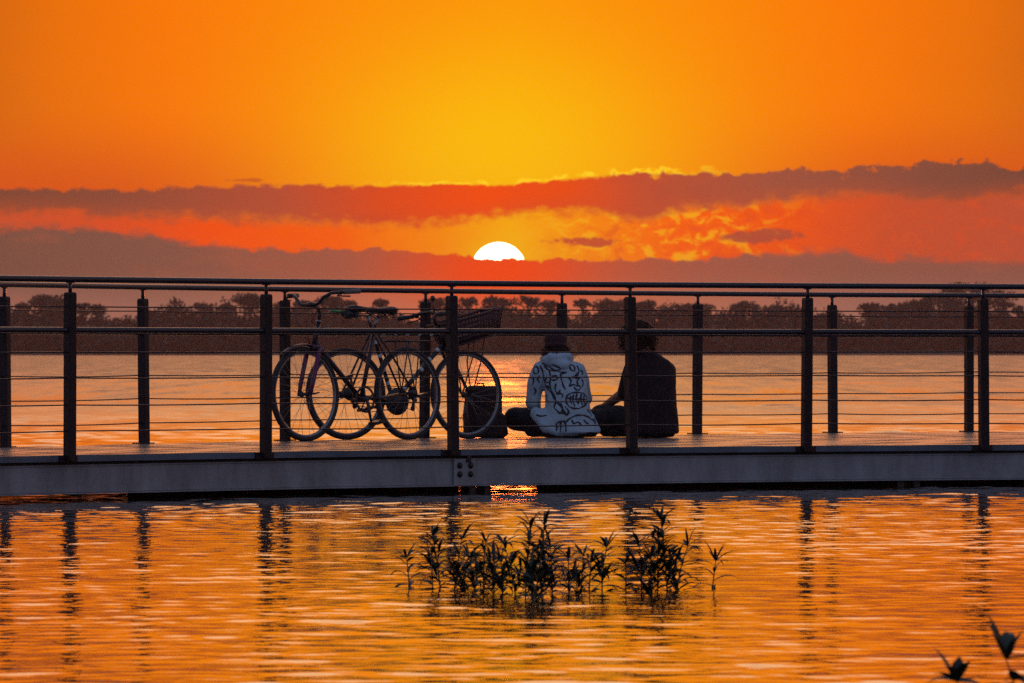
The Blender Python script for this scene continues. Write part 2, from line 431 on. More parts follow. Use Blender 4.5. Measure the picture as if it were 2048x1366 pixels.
    o = bpy.data.objects.new('river_water', me); COL.objects.link(o); tag(o, kind='structure')
    # river bed, seen by no one but closing the river below
    bed = MB(); bed.add([(-950, -80, -2.5), (950, -80, -2.5), (950, 1470, -2.5), (-950, 1470, -2.5)], [(0, 1, 2, 3)], False)
    tag(bed.build('river_bed', M['earth']), kind='structure')
build_water()

# ------------------------------------------------------------------ boardwalk geometry
DECK = EYE - .638
def at(px, D): return Vector(((px - 1024) / FPX * D, D, 0))
near_px = [(-1170, 31.5), (-705, 33.15), (-272, 34.75), (140, 36.05), (532, 37.25), (905, 38.2), (1262, 39.0), (1614, 39.65), (1967, 40.15), (2322, 40.55), (2680, 40.9), (3040, 41.1)]
far_px = [(-850, 33.2), (-560, 35.2), (-272, 37.1), (10, 38.8), (287, 40.4), (570, 41.75), (850, 42.95), (1123, 44.1), (1395, 45.05), (1665, 45.85), (1938, 46.45), (2215, 46.95), (2495, 47.4), (2780, 47.7)]
NEAR = [at(*p) for p in near_px]; FAR = [at(*p) for p in far_px]
def crom(pts, t):
    n = len(pts); i = max(0, min(n - 2, int(math.floor(t)))); f = t - i
    p1, p2 = pts[i], pts[i + 1]
    p0 = pts[i - 1] if i > 0 else p1 * 2 - p2
    p3 = pts[i + 2] if i + 2 < n else p2 * 2 - p1
    return .5 * ((2 * p1) + (p2 - p0) * f + (2 * p0 - 5 * p1 + 4 * p2 - p3) * f * f + (3 * p1 - p0 - 3 * p2 + p3) * f ** 3)
def tang(pts, t): return (crom(pts, t + .02) - crom(pts, t - .02)).normalized()
def nrm(pts, t):
    a = tang(pts, t); return Vector((-a.y, a.x, 0))      # pointing away from the viewer

pier = empty('boardwalk', (0, 38, 0))
PO = Vector((0, 38, 0))
tag(pier, 'low curved boardwalk with grey side beam standing just above the flooded river', 'boardwalk')
NS = 90
def nl(t, off=0.0): return crom(NEAR, t) + nrm(NEAR, t) * off
def fl(t, off=0.0): return crom(FAR, t) + nrm(FAR, t) * off
tn = [(len(NEAR) - 1) * i / NS for i in range(NS + 1)]; tf = [(len(FAR) - 1) * i / NS for i in range(NS + 1)]
# deck boards running along the walk
mb = MB(); NB = 22
for b in range(NB):
    w0, w1 = b / NB + .0012, (b + 1) / NB - .0012
    dz = random.uniform(-.0025, .0025); ring = []
    for i in range(NS + 1):
        a, c = nl(tn[i], .045), fl(tf[i], .03)
        wob = .0015 * math.sin(i * 1.3 + b * 2.1)
        p, q_ = a.lerp(c, w0), a.lerp(c, w1); z = DECK + dz + wob
        ring.append([(p.x, p.y, z - .035), (q_.x, q_.y, z - .035), (q_.x, q_.y, z), (p.x, p.y, z)])
    m2_ = MB(); m2_.rings([[Vector(v) - PO for v in r_] for r_ in ring])
    m2_.sm = [False] * len(m2_.f); mb.add(m2_.v, m2_.f, False)
mb.build('deck_boards', M['deck'], pier)
def sweep(fn, ts, prof):
    """prof: closed list of (offset, z)"""
    return [[fn(t, o_) + Vector((0, 0, z)) - PO for o_, z in prof] for t in ts]
def swept(name, fn, ts, profs, m, parent=pier):
    mb_ = MB()
    for pr in profs:
        q_ = MB(); q_.rings(sweep(fn, ts, pr)); mb_.add(q_.v, q_.f, False)
    return mb_.build(name, m, parent)
def rect(o0, o1, z0, z1): return [(o0, z0), (o1, z0), (o1, z1), (o0, z1)]
swept('edge_board', nl, tn, [rect(.022, .043, DECK - .042, DECK - .003)], M['fascia'])
swept('edge_board', fl, tf, [rect(.032, .052, DECK - .042, DECK - .003)], M['fascia'])
JT = 5.055
def chan(z0, z1, o, s):                                   # a channel section: web, two flanges
    return [rect(o, o + .012 * s, z0 + .012, z1 - .012) if s > 0 else rect(o - .012, o, z0 + .012, z1 - .012),
            rect(min(o - .012 * s, o + .07 * s), max(o - .012 * s, o + .07 * s), z0, z0 + .010), rect(min(o, o + .07 * s), max(o, o + .07 * s), z1 - .010, z1)]
ZB0, ZB1 = EYE - .882, EYE - .700
L1 = [t for t in tn if t < JT - .02] + [JT - .006]; L2 = [JT + .006] + [t for t in tn if t > JT + .02]
swept('side_beam', nl, L1, chan(ZB0, ZB1, .055, 1), M['beam'])
swept('side_beam', nl, L2, chan(ZB0, ZB1, .055, 1), M['beam'])
swept('side_beam', fl, tf, chan(ZB0 + .05, ZB1, .02, -1), M['beam'])
swept('packing_strip', nl, tn, [rect(.065, .12, ZB1 + .001, DECK - .0425)], M['dark'])
swept('packing_strip', fl, tf, [rect(-.06, -.005, ZB1 + .001, DECK - .0425)], M['dark'])
# joists under the deck
mb = MB()
for i in range(0, NS + 1, 2):
    a, c = nl(tn[i], .14), fl(tf[i], -.1)
    mid = (a + c) / 2; d = c - a
    mb.box(mid + Vector((0, 0, (ZB1 + ZB0) / 2 + .02)) - PO, (d.length, .06, .13), math.atan2(d.y, d.x))
mb.build('joist', M['dark'], pier)['kind'] = 'stuff'
# splice plate with bolts and foot bracket
ang = math.atan2(*reversed(tang(NEAR, JT)[:2])); rotm = Matrix.Rotation(ang, 3, 'Z')
c0 = nl(JT, .044)
mb = MB(); mb.box(c0 + Vector((0, 0, (ZB0 + ZB1) / 2 + .002)) - PO + rotm @ Vector((.045, 0, 0)), (.17, .012, .176), ang)
plate = mb.build('splice_plate', M['beam'], pier)
for sx in (.005, .092):
    for zz in (.045, -.012):
        mb = MB(); p = c0 + Vector((0, 0, (ZB0 + ZB1) / 2 + zz)) + rotm @ Vector((sx, 0, 0)) - PO; n_ = rotm @ Vector((0, -1, 0))
        mb.tube([p + n_ * .004, p + n_ * .02], [.0165, .014], 6); mb.tube([p + n_ * .004, p + n_ * .009], .021, 14)
        mb.build('bolt', M['bolt'], plate)
mb = MB(); mb.box(c0 + Vector((0, 0, DECK - .05)) - PO + rotm @ Vector((.075, -.008, 0)), (.035, .014, .075), ang); mb.build('stiffener', M['bolt'], pier)
def pile(fn, t, off, w=.17):
    c = fn(t, off); a = math.atan2(*reversed(tang(NEAR if fn is nl else FAR, t)[:2])); rm = Matrix.Rotation(a, 3, 'Z')
    mb = MB()
    for s_ in (-1, 1):
        mb.box(c + Vector((0, 0, (ZB0 - 2.5) / 2)) + rm @ Vector((s_ * w * .36, 0, 0)) - PO, (w * .28, .10, 2.5 + ZB0 - .004), a)
    mb.box(c + Vector((0, 0, (ZB0 - 2.5) / 2)) + rm @ Vector((0, .02, 0)) - PO, (w * .44, .02, 2.5 + ZB0 - .03), a)
    mb.build('pile', M['bolt'], pier)
for t in (.6, 2.05, JT + .13, 7.6, 10.1): pile(nl, t, .115)
for t in (1.2, 4.0, 5.55, 7.5, 9.6, 11.8): pile(fl, t, -.08)
# added unseen skirts blocking light under the deck, gaps let glints through
mb = MB()
for w in (.3, .62):
    run_ = []
    for i in range(0, NS * 4 + 1):
        ta, tb = (len(NEAR) - 1) * i / (NS * 4), (len(FAR) - 1) * i / (NS * 4)
        c_ = nl(ta, .1).lerp(fl(tb, -.1), w); col_ = c_.x / c_.y
        ok_ = -.0655 < col_ < -.0095 or col_ > .0045
        if ok_: run_.append([c_ + nrm(NEAR, ta) * o_ + Vector((0, 0, z)) - PO for o_, z in rect(-.04, .04, -.05, ZB1 - .02)])
        if (not ok_ or i == NS * 4) and len(run_) > 2:
            q_ = MB(); q_.rings(run_); mb.add(q_.v, q_.f, False)
        if not ok_: run_ = []
mb.build('light_block_skirt', M['dark'], pier)

# ------------------------------------------------------------------ railings
def railing(name, pts, side, label):
    root = empty(name, (pts[5].x, pts[5].y, DECK)); O = Vector((pts[5].x, pts[5].y, 0))
    tag(root, label, 'railing', 'cable railings along both edges of the boardwalk')
    prng = random.Random(side + 3)
    def pt(t, z, off=0.0): 
        p = crom(pts, t) + nrm(pts, t) * off; return Vector((p.x - O.x, p.y - O.y, z - 0 if False else z))
    n = len(pts)
    for i in range(n):
        t = i if i < n - 1 else n - 1.001
        a = math.atan2(*reversed(tang(pts, max(.03, min(n - 1.03, i)))[:2])); rm = Matrix.Rotation(a, 3, 'Z')
        base = Vector((pts[i].x - O.x, pts[i].y - O.y, 0)); lean = Vector((prng.uniform(-.006, .006), 0, 0))
        h = .031; bev = .006; zb = -.034 if side == 0 else -.002
        sec = [(-h + bev, -h), (h - bev, -h), (h, -h + bev), (h, h - bev), (h - bev, h), (-h + bev, h), (-h, h - bev), (-h, -h + bev)]
        mb = MB(); rg = []
        for z, k in ((zb, 1), (.2, 1), (.6, 1), (.990, 1), (.998, .93), (1.003, .80)):
            rg.append([base + rm @ Vector((x * k, y * k, 0)) + Vector((0, 0, z)) + lean * (z - .5) * 2 for x, y in sec])
        mb.rings(rg); mb.sm = [False] * len(mb.sm)
        if side == 0:                                     # bolted foot plate on the edge board
            mb.box(base + rm @ Vector((0, .016, 0)) + Vector((0, 0, -.023)), (.15, .012, .040), a)
        else:
            mb.box(base + Vector((0, 0, .005)), (.13, .10, .010), a)
        po = mb.build('post', M['post'], root)
        mb = MB(); top = base + lean
        mb.tube([top + Vector((0, 0, 1.0025)), top + Vector((0, 0, 1.030)), top + Vector((0, 0, 1.066))], [.0125, .012, .012], 10)
        mb.box(top + Vector((0, 0, 1.062)), (.05, .022, .005), a)
        mb.build('rail_stub', M['rail'], po)
    ts = [i * .25 for i in range((n - 1) * 4 + 1)]
    def run(z, r, sag, jig, seg, nm, mtl, sub=8):
        mb = MB(); P_ = []
        zo = [prng.uniform(-jig, jig) for _ in range(n)]
        sg = [prng.uniform(.2, 1.0) * sag for _ in range(n)]
        for i in range(n - 1):
            for k in range(sub):
                f = k / sub; b = pts[i].lerp(pts[i + 1], f) - O
                P_.append(Vector((b.x, b.y, z + zo[i] * (1 - f) + zo[i + 1] * f - sg[i] * 4 * f * (1 - f))))
        b = pts[-1] - O; P_.append(Vector((b.x, b.y, z + zo[-1])))
        mb.tube(P_, r, seg); return mb.build(nm, mtl, root)
    run(1.083, .0195, .0, .0, 16, 'top_rail', M['rail'], 3)
    run(.770, .0185, .0, .0, 16, 'mid_rail', M['rail'], 3)
    for z in (.148, .311, .475, .635, .914):
        run(z, .0044, .009 if z < .6 else .003, .003, 7, 'cable', M['wire'])
    return root
for (nm, pts, side, lab) in (('cable_railing', NEAR, 0, 'dark steel cable railing nearest the viewer, along the front edge of the boardwalk'),
                             ('cable_railing', FAR, 1, 'dark steel cable railing on the river side of the boardwalk, behind the bicycles and people')):
    railing(nm, pts, side, lab)

# ------------------------------------------------------------------ bicycles
def arc(c, r, a0, a1, n, y=0.0): return [Vector((c[0] + r * math.cos(R(a0 + (a1 - a0) * i / n)), y, c[1] + r * math.sin(R(a0 + (a1 - a0) * i / n)))) for i in range(n + 1)]
def wheel(root, c, rad, steer=0.0, tw=.021, gears=False, shade='alloy', ns=32):
    """hub and spokes, with tyre and rim as its own pieces"""
    w = empty('wheel', (c[0], 0, c[1]), (0, random.uniform(0, 1), 0)); 
    mb = MB(); hw = .035
    mb.tube([(0, -hw - .012, 0), (0, -hw, 0), (0, -hw + .004, 0), (0, -.012, 0), (0, .012, 0), (0, hw - .004, 0), (0, hw, 0), (0, hw + .012, 0)], [.008, .022, .024, .012, .012, .024, .022, .008], 14)
    hub = mb.build('wheel', M['black'], root); hub.location = (c[0], 0, c[1]); hub.rotation_euler = (0, random.uniform(0, 1), R(steer))
    bpy.data.objects.remove(w)
    if steer: hub.rotation_euler = (0, 0, R(steer))
    ri = rad - tw * 2 - .002
    mb = MB()
    for k in range(ns):
        a = 2 * math.pi * k / ns; s_ = 1 if k % 2 else -1; of = (R(62) if (k // 2) % 2 else -R(62))
        mb.tube([(.021 * math.cos(a + of), s_ * (hw - .004), .021 * math.sin(a + of)), (ri * math.cos(a), s_ * .004, ri * math.sin(a))], .00125, 5)
    mb.build('spokes', M['spoke'], hub)
    mb = MB(); n = 72
    mb.tube([(math.cos(2 * math.pi * i / n) * (rad - tw), 0, math.sin(2 * math.pi * i / n) * (rad - tw)) for i in range(n)], tw, 12, closed=True)
    mb.build('tyre', M['rubber'], hub)
    mb = MB(); rg = []
    for i in range(n + 1):
        a = 2 * math.pi * i / n; ca, sa = math.cos(a), math.sin(a)
        rg.append([Vector((ca * r_, y, sa * r_)) for y, r_ in ((-.012, ri + .012), (-.0125, ri + .001), (-.007, ri - .006), (.007, ri - .006), (.0125, ri + .001), (.012, ri + .012))])
    mb.rings(rg, cap=False); mb.build('rim', M[shade], hub)
    if gears:
        mb = MB()
        for k in range(6):
            mb.tube([(0, -hw + .002 - k * .0045 - .02, 0), (0, -hw + .0035 - k * .0045 - .02, 0)], .05 - k * .0055, 20)
        mb.build('sprockets', M['black'], hub)
    return hub
def crank(root, bb, ang, R_=.095, guard=False, mtl='black'):
    mb = MB(); y = -.045
    n = 44; rg = []
    for i in range(n + 1):
        a = 2 * math.pi * i / n; r2 = R_ + (.003 if i % 2 else 0)
        rg.append([Vector((bb[0] + math.cos(a) * r_, yy, bb[1] + math.sin(a) * r_)) for yy, r_ in ((y, r2), (y, R_ - .016), (y + .004, R_ - .016), (y + .004, r2))])
    mb.rings(rg, cap=False)
    for k in range(5):
        a = 2 * math.pi * k / 5 + .4
        mb.tube([(bb[0], y, bb[1]), (bb[0] + math.cos(a) * (R_ - .01), y, bb[1] + math.sin(a) * (R_ - .01))], .006, 6)
    mb.tube([(bb[0], -.065, bb[1]), (bb[0], .065, bb[1])], .02, 14)
    if guard: mb.tube([(bb[0], y - .008, bb[1]), (bb[0], y - .004, bb[1])], R_ + .01, 36)
    ends = []
    for s_ in (-1, 1):
        a = R(ang) + (0 if s_ < 0 else math.pi); e = (bb[0] + math.cos(a) * .17, s_ * .075, bb[1] + math.sin(a) * .17)
        mb.tube([(bb[0], s_ * .062, bb[1]), e], [.012, .009], 8); ends.append(e)
    cr = mb.build('crankset', M[mtl], root)
    for s_, e in zip((-1, 1), ends):
        mb = MB(); mb.box((e[0], e[1] + s_ * .055, e[2]), (.085, .09, .022), rot=Matrix.Rotation(R(-12), 3, 'Y'))
        mb.tube([(e[0], e[1], e[2]), (e[0], e[1] + s_ * .11, e[2])], .006, 6)
        mb.build('pedal', M['black'], cr)
    return cr
def saddle(root, x, z, d, mtl='saddle', rearm=None):
    """d: +1 nose towards +x"""
    mb = MB(); rg = []
    L = [(-.135, .03, .022, 0), (-.125, .062, .036, .004), (-.09, .078, .040, .008), (-.04, .062, .034, .004), (.02, .034, .026, 0), (.08, .022, .020, 0), (.12, .018, .016, -.002), (.135, .008, .008, -.006)]
    for (u, hw, hh, dz) in L:
        rg.append([Vector((x + d * u, hw * math.cos(a), z + dz + (hh * .45 * math.sin(a) if math.sin(a) > 0 else hh * 1.0 * math.sin(a)))) for a in [2 * math.pi * k / 14 for k in range(14)]])
    mb.rings(rg); s_ = mb.build('saddle', M[mtl], root)
    mb = MB()
    for y in (-.022, .022): mb.tube([(x - d * .11, y * 1.6, z - .02), (x - d * .05, y, z - .052), (x + d * .04, y, z - .052), (x + d * .11, y * .4, z - .02)], .004, 6)
    for y in (-.04, .04):
        mb.tube([Vector((x - d * .10, y, z - .02)) + Vector((.009 * math.cos(k * .9), .009 * math.sin(k * .9), -k * .0012)) for k in range(34)], .0022, 5)
    mb.build('saddle_rails', M['black'], s_)
    if rearm:
        mb = MB(); mb.ell((x - d * .125, 0, z - .012), (.022, .06, .026)); mb.build('rear_pad', M[rearm], s_)
    return s_
def bar_part(root, pts, mtl, grips='grey', lever=True):
    mb = MB(); mb.tube(pts, .0125, 10); h = mb.build('handlebar', M[mtl], root)
    for e, e2, e3 in ((pts[0], pts[1], pts[2]), (pts[-1], pts[-2], pts[-3])):
        e, e2, e3 = Vector(e), Vector(e2), Vector(e3); d = (e2 - e).normalized()
        mb = MB(); mb.tube([e - d * .012, e - d * .008, e + d * .05, e + d * .118], [.013, .0175, .0165, .0165], 10); mb.build('grip', M[grips], h)
        if lever:
            mb = MB(); b = e + d * .14
            fwd = Vector((-d.z * 0 + (1 if False else 0), 0, 0)) 
            f2 = (e3 - e).normalized(); side = Vector((0, 0, -1))
            ff = Vector((BARF, 0, 0))
            mb.ell(b, (.018, .018, .018)); mb.tube([b, b + ff * .03 + side * .022, b + ff * .045 + side * .03 - d * .05, b + ff * .042 + side * .034 - d * .105], [.009, .007, .0055, .006], 7)
            mb.build('brake_lever', M['black'], h)
    return h

# -- first bicycle: graphite frame, plum fork, front wheel to the left
def bike_a():
    global BARF
    BARF = -1
    root = empty('bicycle', (-1.457, 41.40, DECK), (R(-2.5), 0, math.atan2(.75, .715)))
    tag(root, 'graphite city bicycle with plum fork, facing left, its front wheel leftmost of all', 'bicycle', 'bicycles leaning at the river side railing')
    F, B_ = (.0, .336), (1.036, .336); HT, HB = (.150, .815), (.112, .690); BB, ST = (.560, .295), (.722, .800)
    v = lambda p, y=0.0: Vector((p[0], y, p[1]))
    mb = MB()
    mb.tube([v((.160, .842)), v((.104, .672))], .0185, 12)
    mb.tube([v((.148, .800)), v((.722, .775))], .0145, 10)
    mb.tube([v((.118, .705)), v(BB)], .0185, 12)
    mb.tube([v(BB), v((.728, .820))], .0160, 10)
    mb.tube([v(BB, -.036), v(BB, .036)], .021, 12)
    for s_ in (-1, 1):
        mb.tube([v((.716, .785), s_ * .014), v((.86, .60), s_ * .036), v(B_, s_ * .062)], .0078, 8)
        mb.tube([v(BB, s_ * .02), v((.74, .305), s_ * .036), v(B_, s_ * .062)], .0088, 8)
        mb.box(v(B_, s_ * .062), (.035, .006, .04))
    mb.build('frame', M['navy'], root)
    mb = MB()
    mb.tube([v((.108, .685)), v((.100, .655))], .02, 10); mb.tube([v((.100, .655), -.058), v((.100, .655), .058)], .019, 10)
    for s_ in (-1, 1):
        mb.tube([v((.102, .668), s_ * .058), v((.085, .60), s_ * .062), v((.03, .43), s_ * .062), v((.0, .325), s_ * .058)], [.019, .0175, .0165, .013], 10)
    mb.build('fork', M['plum'], root)
    wheel(root, F, .336, 0, .020, shade='alloy'); wheel(root, B_, .336, 0, .020, gears=True)
    crank(root, BB, -82)
    mb = MB(); mb.tube([v((.162, .845)), v((.164, .852))], .0235, 14); mb.ell((.164, 0, .857), (.019, .019, .008)); mb.build('headset_cap', M['alloy'], root)
    mb = MB(); mb.tube([v((.163, .85)), v((.176, .905)), v((.165, .945)), v((.110, .968)), v((.078, .970))], [.012, .012, .015, .013, .016], 10)
    mb.tube([v((.078, .970), -.028), v((.078, .970), .028)], .018, 10); mb.build('stem', M['black'], root)
    bar_part(root, [(.26, -.315, 1.052), (.165, -.275, 1.048), (.11, -.19, 1.045), (.085, -.14, 1.02), (.076, -.085, .972), (.076, -.03, .970), (.076, .03, .970), (.076, .085, .972), (.085, .14, 1.02), (.11, .19, 1.045), (.165, .275, 1.048), (.26, .315, 1.052)], 'black')
    mb = MB(); mb.tube([v((.727, .815)), v((.760, .895))], .0125, 10); mb.build('seat_post', M['alloy'], root)
    saddle(root, .775, .938, -1, 'saddle', 'grey')
    mb = MB()                                              # rear carrier
    for y in (-.055, 0, .055): mb.tube([v((.83, .712), y), v((1.26, .712), y)], .005, 7)
    for x in (.83, .94, 1.05, 1.16, 1.26): mb.tube([v((x, .712), -.055), v((x, .712), .055)], .005, 7)
    for s_ in (-1, 1):
        mb.tube([v((1.12, .708), s_ * .055), v((1.045, .345), s_ * .07)], .005, 7); mb.tube([v((.98, .708), s_ * .055), v((1.045, .345), s_ * .07)], .005, 7)
        mb.tube([v((.83, .712), s_ * .05), v((.735, .75), s_ * .016)], .004, 6)
    mb.build('rear_rack', M['black'], root)
    mb = MB()
    for s_ in (-1, 1): mb.tube([v((1.0, .722), s_ * .03), v((.90, .755), s_ * .03), v((.86, .735), s_ * .03)], .0035, 6)
    mb.build('rack_clip', M['black'], root)
    mb = MB()                                              # chain
    mb.tube([v((.560, .388), -.043), v((1.036, .385), -.048)], .0032, 5); mb.tube([v((.565, .200), -.043), v((.96, .235), -.046), v((1.02, .215), -.048), v((1.045, .29), -.048)], .0032, 5)
    mb.build('chain', M['black'], root)
    mb = MB(); mb.tube([v((1.036, .31), -.065), v((1.02, .225), -.066)], .011, 8); mb.tube([v((1.02, .225), -.070), v((1.02, .225), -.058)], .018, 12); mb.tube([v((1.045, .285), -.070), v((1.045, .285), -.058)], .018, 12)
    mb.build('derailleur', M['black'], root)
    mb = MB(); mb.rings([[Vector((p.x + q_[0] * (p.x - F[0]), q_[1], p.z + q_[0] * (p.z - F[1]))) for q_ in ((0, -.03), (.02, -.02), (.03, 0), (.02, .02), (0, .03), (.012, 0))] for p in arc(F, .348, 55, 128, 18)])
    mb.build('mudguard', M['black'], root)
    mb = MB()
    for s_ in (-1, 1): mb.tube([v((.10, .672), s_ * .062), v((.055, .665), s_ * .055), v((.062, .625), s_ * .03)], [.012, .012, .010], 7)
    mb.build('brake', M['black'], root)
    mb = MB()
    for s_ in (-1, 1):
        mb.tube([(.12, s_ * .17, 1.03), (.03, s_ * .12, .95), (-.005, s_ * .05, .86), (.02, s_ * .02, .76), (.07, 0, .69)], .0024, 5)
    mb.tube([(.12, -.15, 1.03), (.05, -.1, .93), (.06, -.03, .85), (.17, -.01, .80)], .0024, 5)
    mb.build('brake_cable', M['black'], root)
    mb = MB(); mb.tube([v((.0, .336), -.075), v((.01, .336), -.085), v((.06, .345), -.085)], [.006, .007, .006], 7); mb.build('axle_lever', M['black'], root)
bike_a()

# -- second bicycle: white banded frame, front basket, front wheel to the right
def bike_b():
    global BARF
    BARF = 1
    root = empty('bicycle', (-1.19, 42.20, DECK), (R(-3), 0, math.atan2(.55, .865)))
    tag(root, 'white banded bicycle with crate basket, facing right, behind the other bicycle', 'bicycle', 'bicycles leaning at the river side railing')
    B_, F = (0, .333), (1.025, .325); BB = (.400, .272); HT, HB = (.790, .800), (.845, .650); ST = (.235, .800)
    v = lambda p, y=0.0: Vector((p[0], y, p[1]))
    mb = MB()
    def banded(a, b, r, k, ph=.5):
        a, b = Vector(a), Vector(b); L = (b - a).length; n = int(L / .025)
        for i in range(n):
            p, q_ = a.lerp(b, i / n), a.lerp(b, (i + 1) / n)
            mb.tube([p, q_], r, 10, cap=(i in (0, n - 1)), mi=1 if ((i + k) % 4) == 0 and i > 1 else 0)
    banded(v((.238, .775)), v((.797, .765)), .0155, 1)
    banded(v((.832, .690)), v(BB), .0185, 2)
    banded(v((.228, .820)), v(BB), .0155, 0)
    mb.tube([v((.783, .830)), v((.848, .650))], .019, 12)
    mb.tube([v(BB, -.036), v(BB, .036)], .021, 12)
    for s_ in (-1, 1):
        mb.tube([v((.24, .79), s_ * .014), v(B_, s_ * .062)], .0078, 8)
        mb.tube([v(BB, s_ * .02), v(B_, s_ * .062)], .0088, 8); mb.box(v(B_, s_ * .062), (.035, .006, .04))
    mb.build('frame', [M['navy'], M['white']], root)
    mb = MB()
    mb.tube([v((.850, .655), -.05), v((.850, .655), .05)], .017, 10)
    for s_ in (-1, 1):
        pts = [v((.851, .66), s_ * .05), v((.90, .55), s_ * .053), v((.975, .40), s_ * .055), v(F, s_ * .055)]
        mb.tube(pts[:2], .0135, 9); mb.tube([pts[1], pts[1].lerp(pts[2], .35)], .0135, 9, mi=1); mb.tube([pts[1].lerp(pts[2], .35), pts[2]], [.0130, .011], 9); mb.tube(pts[2:], [.011, .009], 9)
    mb.build('fork', [M['navy'], M['white']], root)
    wheel(root, B_, .333, 0, .020, gears=True); wheel(root, F, .325, 5, .018)
    crank(root, BB, 15, .088, guard=True)
    mb = MB(); mb.tube([v((.784, .828)), v((.762, .885)), v((.800, .915))], [.012, .013, .014], 10); mb.build('stem', M['black'], root)
    bar_part(root, [(.640, -.29, .895), (.72, -.27, .905), (.795, -.22, .93), (.815, -.12, .935), (.805, -.03, .918), (.805, .03, .918), (.815, .12, .935), (.795, .22, .93), (.72, .27, .905), (.640, .29, .895)], 'black', 'black')
    mb = MB(); mb.tube([v((.800, .95), -.12), v((.800, .985), -.12)], [.017, .012], 10); mb.ell((.800, -.12, .952), (.022, .022, .018)); mb.build('bell', M['redp'], root)
    mb = MB(); mb.tube([v((.800, .92), .05), v((.795, 1.02), .06)], .006, 7); mb.ell((.795, .06, 1.03), (.012, .03, .022)); mb.build('mirror', M['black'], root)
    mb = MB(); mb.tube([v((.228, .818)), v((.198, .905))], .0125, 10); mb.build('seat_post', M['alloy'], root)
    saddle(root, .165, .950, 1)
    mb = MB(); mb.box((.05, 0, .912), (.11, .07, .062), rot=Matrix.Rotation(R(8), 3, 'Y')); mb.ell((.045, 0, .91), (.065, .045, .036)); mb.build('saddle_bag', M['black'], root)
    mb = MB(); mb.tube([(.02, 0, .925), (-.10, 0, .932)], .0085, 8); mb.ell((-.10, 0, .932), (.012, .0095, .0095)); mb.build('pump', M['green'], root)
    # basket: slatted crate, nose up
    def cr(u, w, h): 
        a = R(14); o_ = Vector((.985, 0, .700)); return o_ + Vector((math.cos(a) * u - math.sin(a) * h, w, math.sin(a) * u + math.cos(a) * h))
    mb = MB(); bw, tw_ = .115, .15; bl0, bl1, tl0, tl1 = -.10, .27, -.15, .33; H = .175
    def ringat(f):
        b0, b1, w_ = bl0 + (tl0 - bl0) * f, bl1 + (tl1 - bl1) * f, bw + (tw_ - bw) * f
        return [cr(b0, -w_, H * f), cr(b1, -w_, H * f), cr(b1, w_, H * f), cr(b0, w_, H * f)]
    for f, r_ in ((0, .008), (.2, .005), (.4, .005), (.6, .005), (.8, .005), (1, .010)):
        c_ = ringat(f); 
        for k in range(4): mb.tube([c_[k], c_[(k + 1) % 4]], r_, 6)
    b_, t_ = ringat(0), ringat(1)
    for k, nn in ((0, 17), (1, 11), (2, 17), (3, 11)):
        for i in range(nn + 1):
            f = i / nn; mb.tube([b_[k].lerp(b_[(k + 1) % 4], f), t_[k].lerp(t_[(k + 1) % 4], f)], .0048, 5)
    for i in range(15): mb.tube([b_[0].lerp(b_[1], i / 14), b_[3].lerp(b_[2], i / 14)], .0045, 5)
    rg = [[cr(bl0, -bw, .003), cr(bl1, -bw, .003), cr(bl1, bw, .003), cr(bl0, bw, .003)], [cr(bl0 - .003, -bw - .003, .05), cr(bl1 + .003, -bw - .003, .05), cr(bl1 + .003, bw + .003, .05), cr(bl0 - .003, bw + .003, .05)]]
    mb.rings(rg); mb.sm = [False if len(f) == 4 and False else s for s, f in zip(mb.sm, mb.f)]
    bk = mb.build('basket', M['basket'], root)
    mb = MB()
    for s_ in (-1, 1):
        mb.tube([cr(.03, s_ * .07, -.006), v((1.00, .54), s_ * .065), v(F, s_ * .066)], .005, 7); mb.tube([cr(.17, s_ * .07, -.006), v((1.13, .60), s_ * .066), v((1.04, .34), s_ * .07)], .005, 7)
        mb.tube([cr(-.1, s_ * .07, -.006), cr(.25, s_ * .07, -.006)], .005, 7)
    mb.build('front_rack', M['black'], root)
    mb = MB(); mb.tube([v((.420, .37), -.043), v((.0, .38), -.048)], .0032, 5); mb.tube([v((.42, .197), -.043), v((.03, .25), -.048)], .0032, 5); mb.build('chain', M['black'], root)
    mb = MB(); mb.tube([v((0, .30), -.065), v((.035, .24), -.066)], .011, 8); mb.tube([v((.035, .24), -.07), v((.035, .24), -.058)], .018, 12); mb.build('derailleur', M['black'], root)
    mb = MB()
    for s_ in (-1, 1): mb.tube([(.78, s_ * .2, .92), (.87, s_ * .1, .95), (.86, s_ * .02, .82), (.84, 0, .68)], .0024, 5)
    mb.build('brake_cable', M['black'], root)
    mb = MB()
    for s_ in (-1, 1): mb.tube([v((.868, .665), s_ * .03), v((.895, .66), s_ * .045), v((.885, .61), s_ * .03)], .010, 7)
    mb.build('brake', M['black'], root)
bike_b()

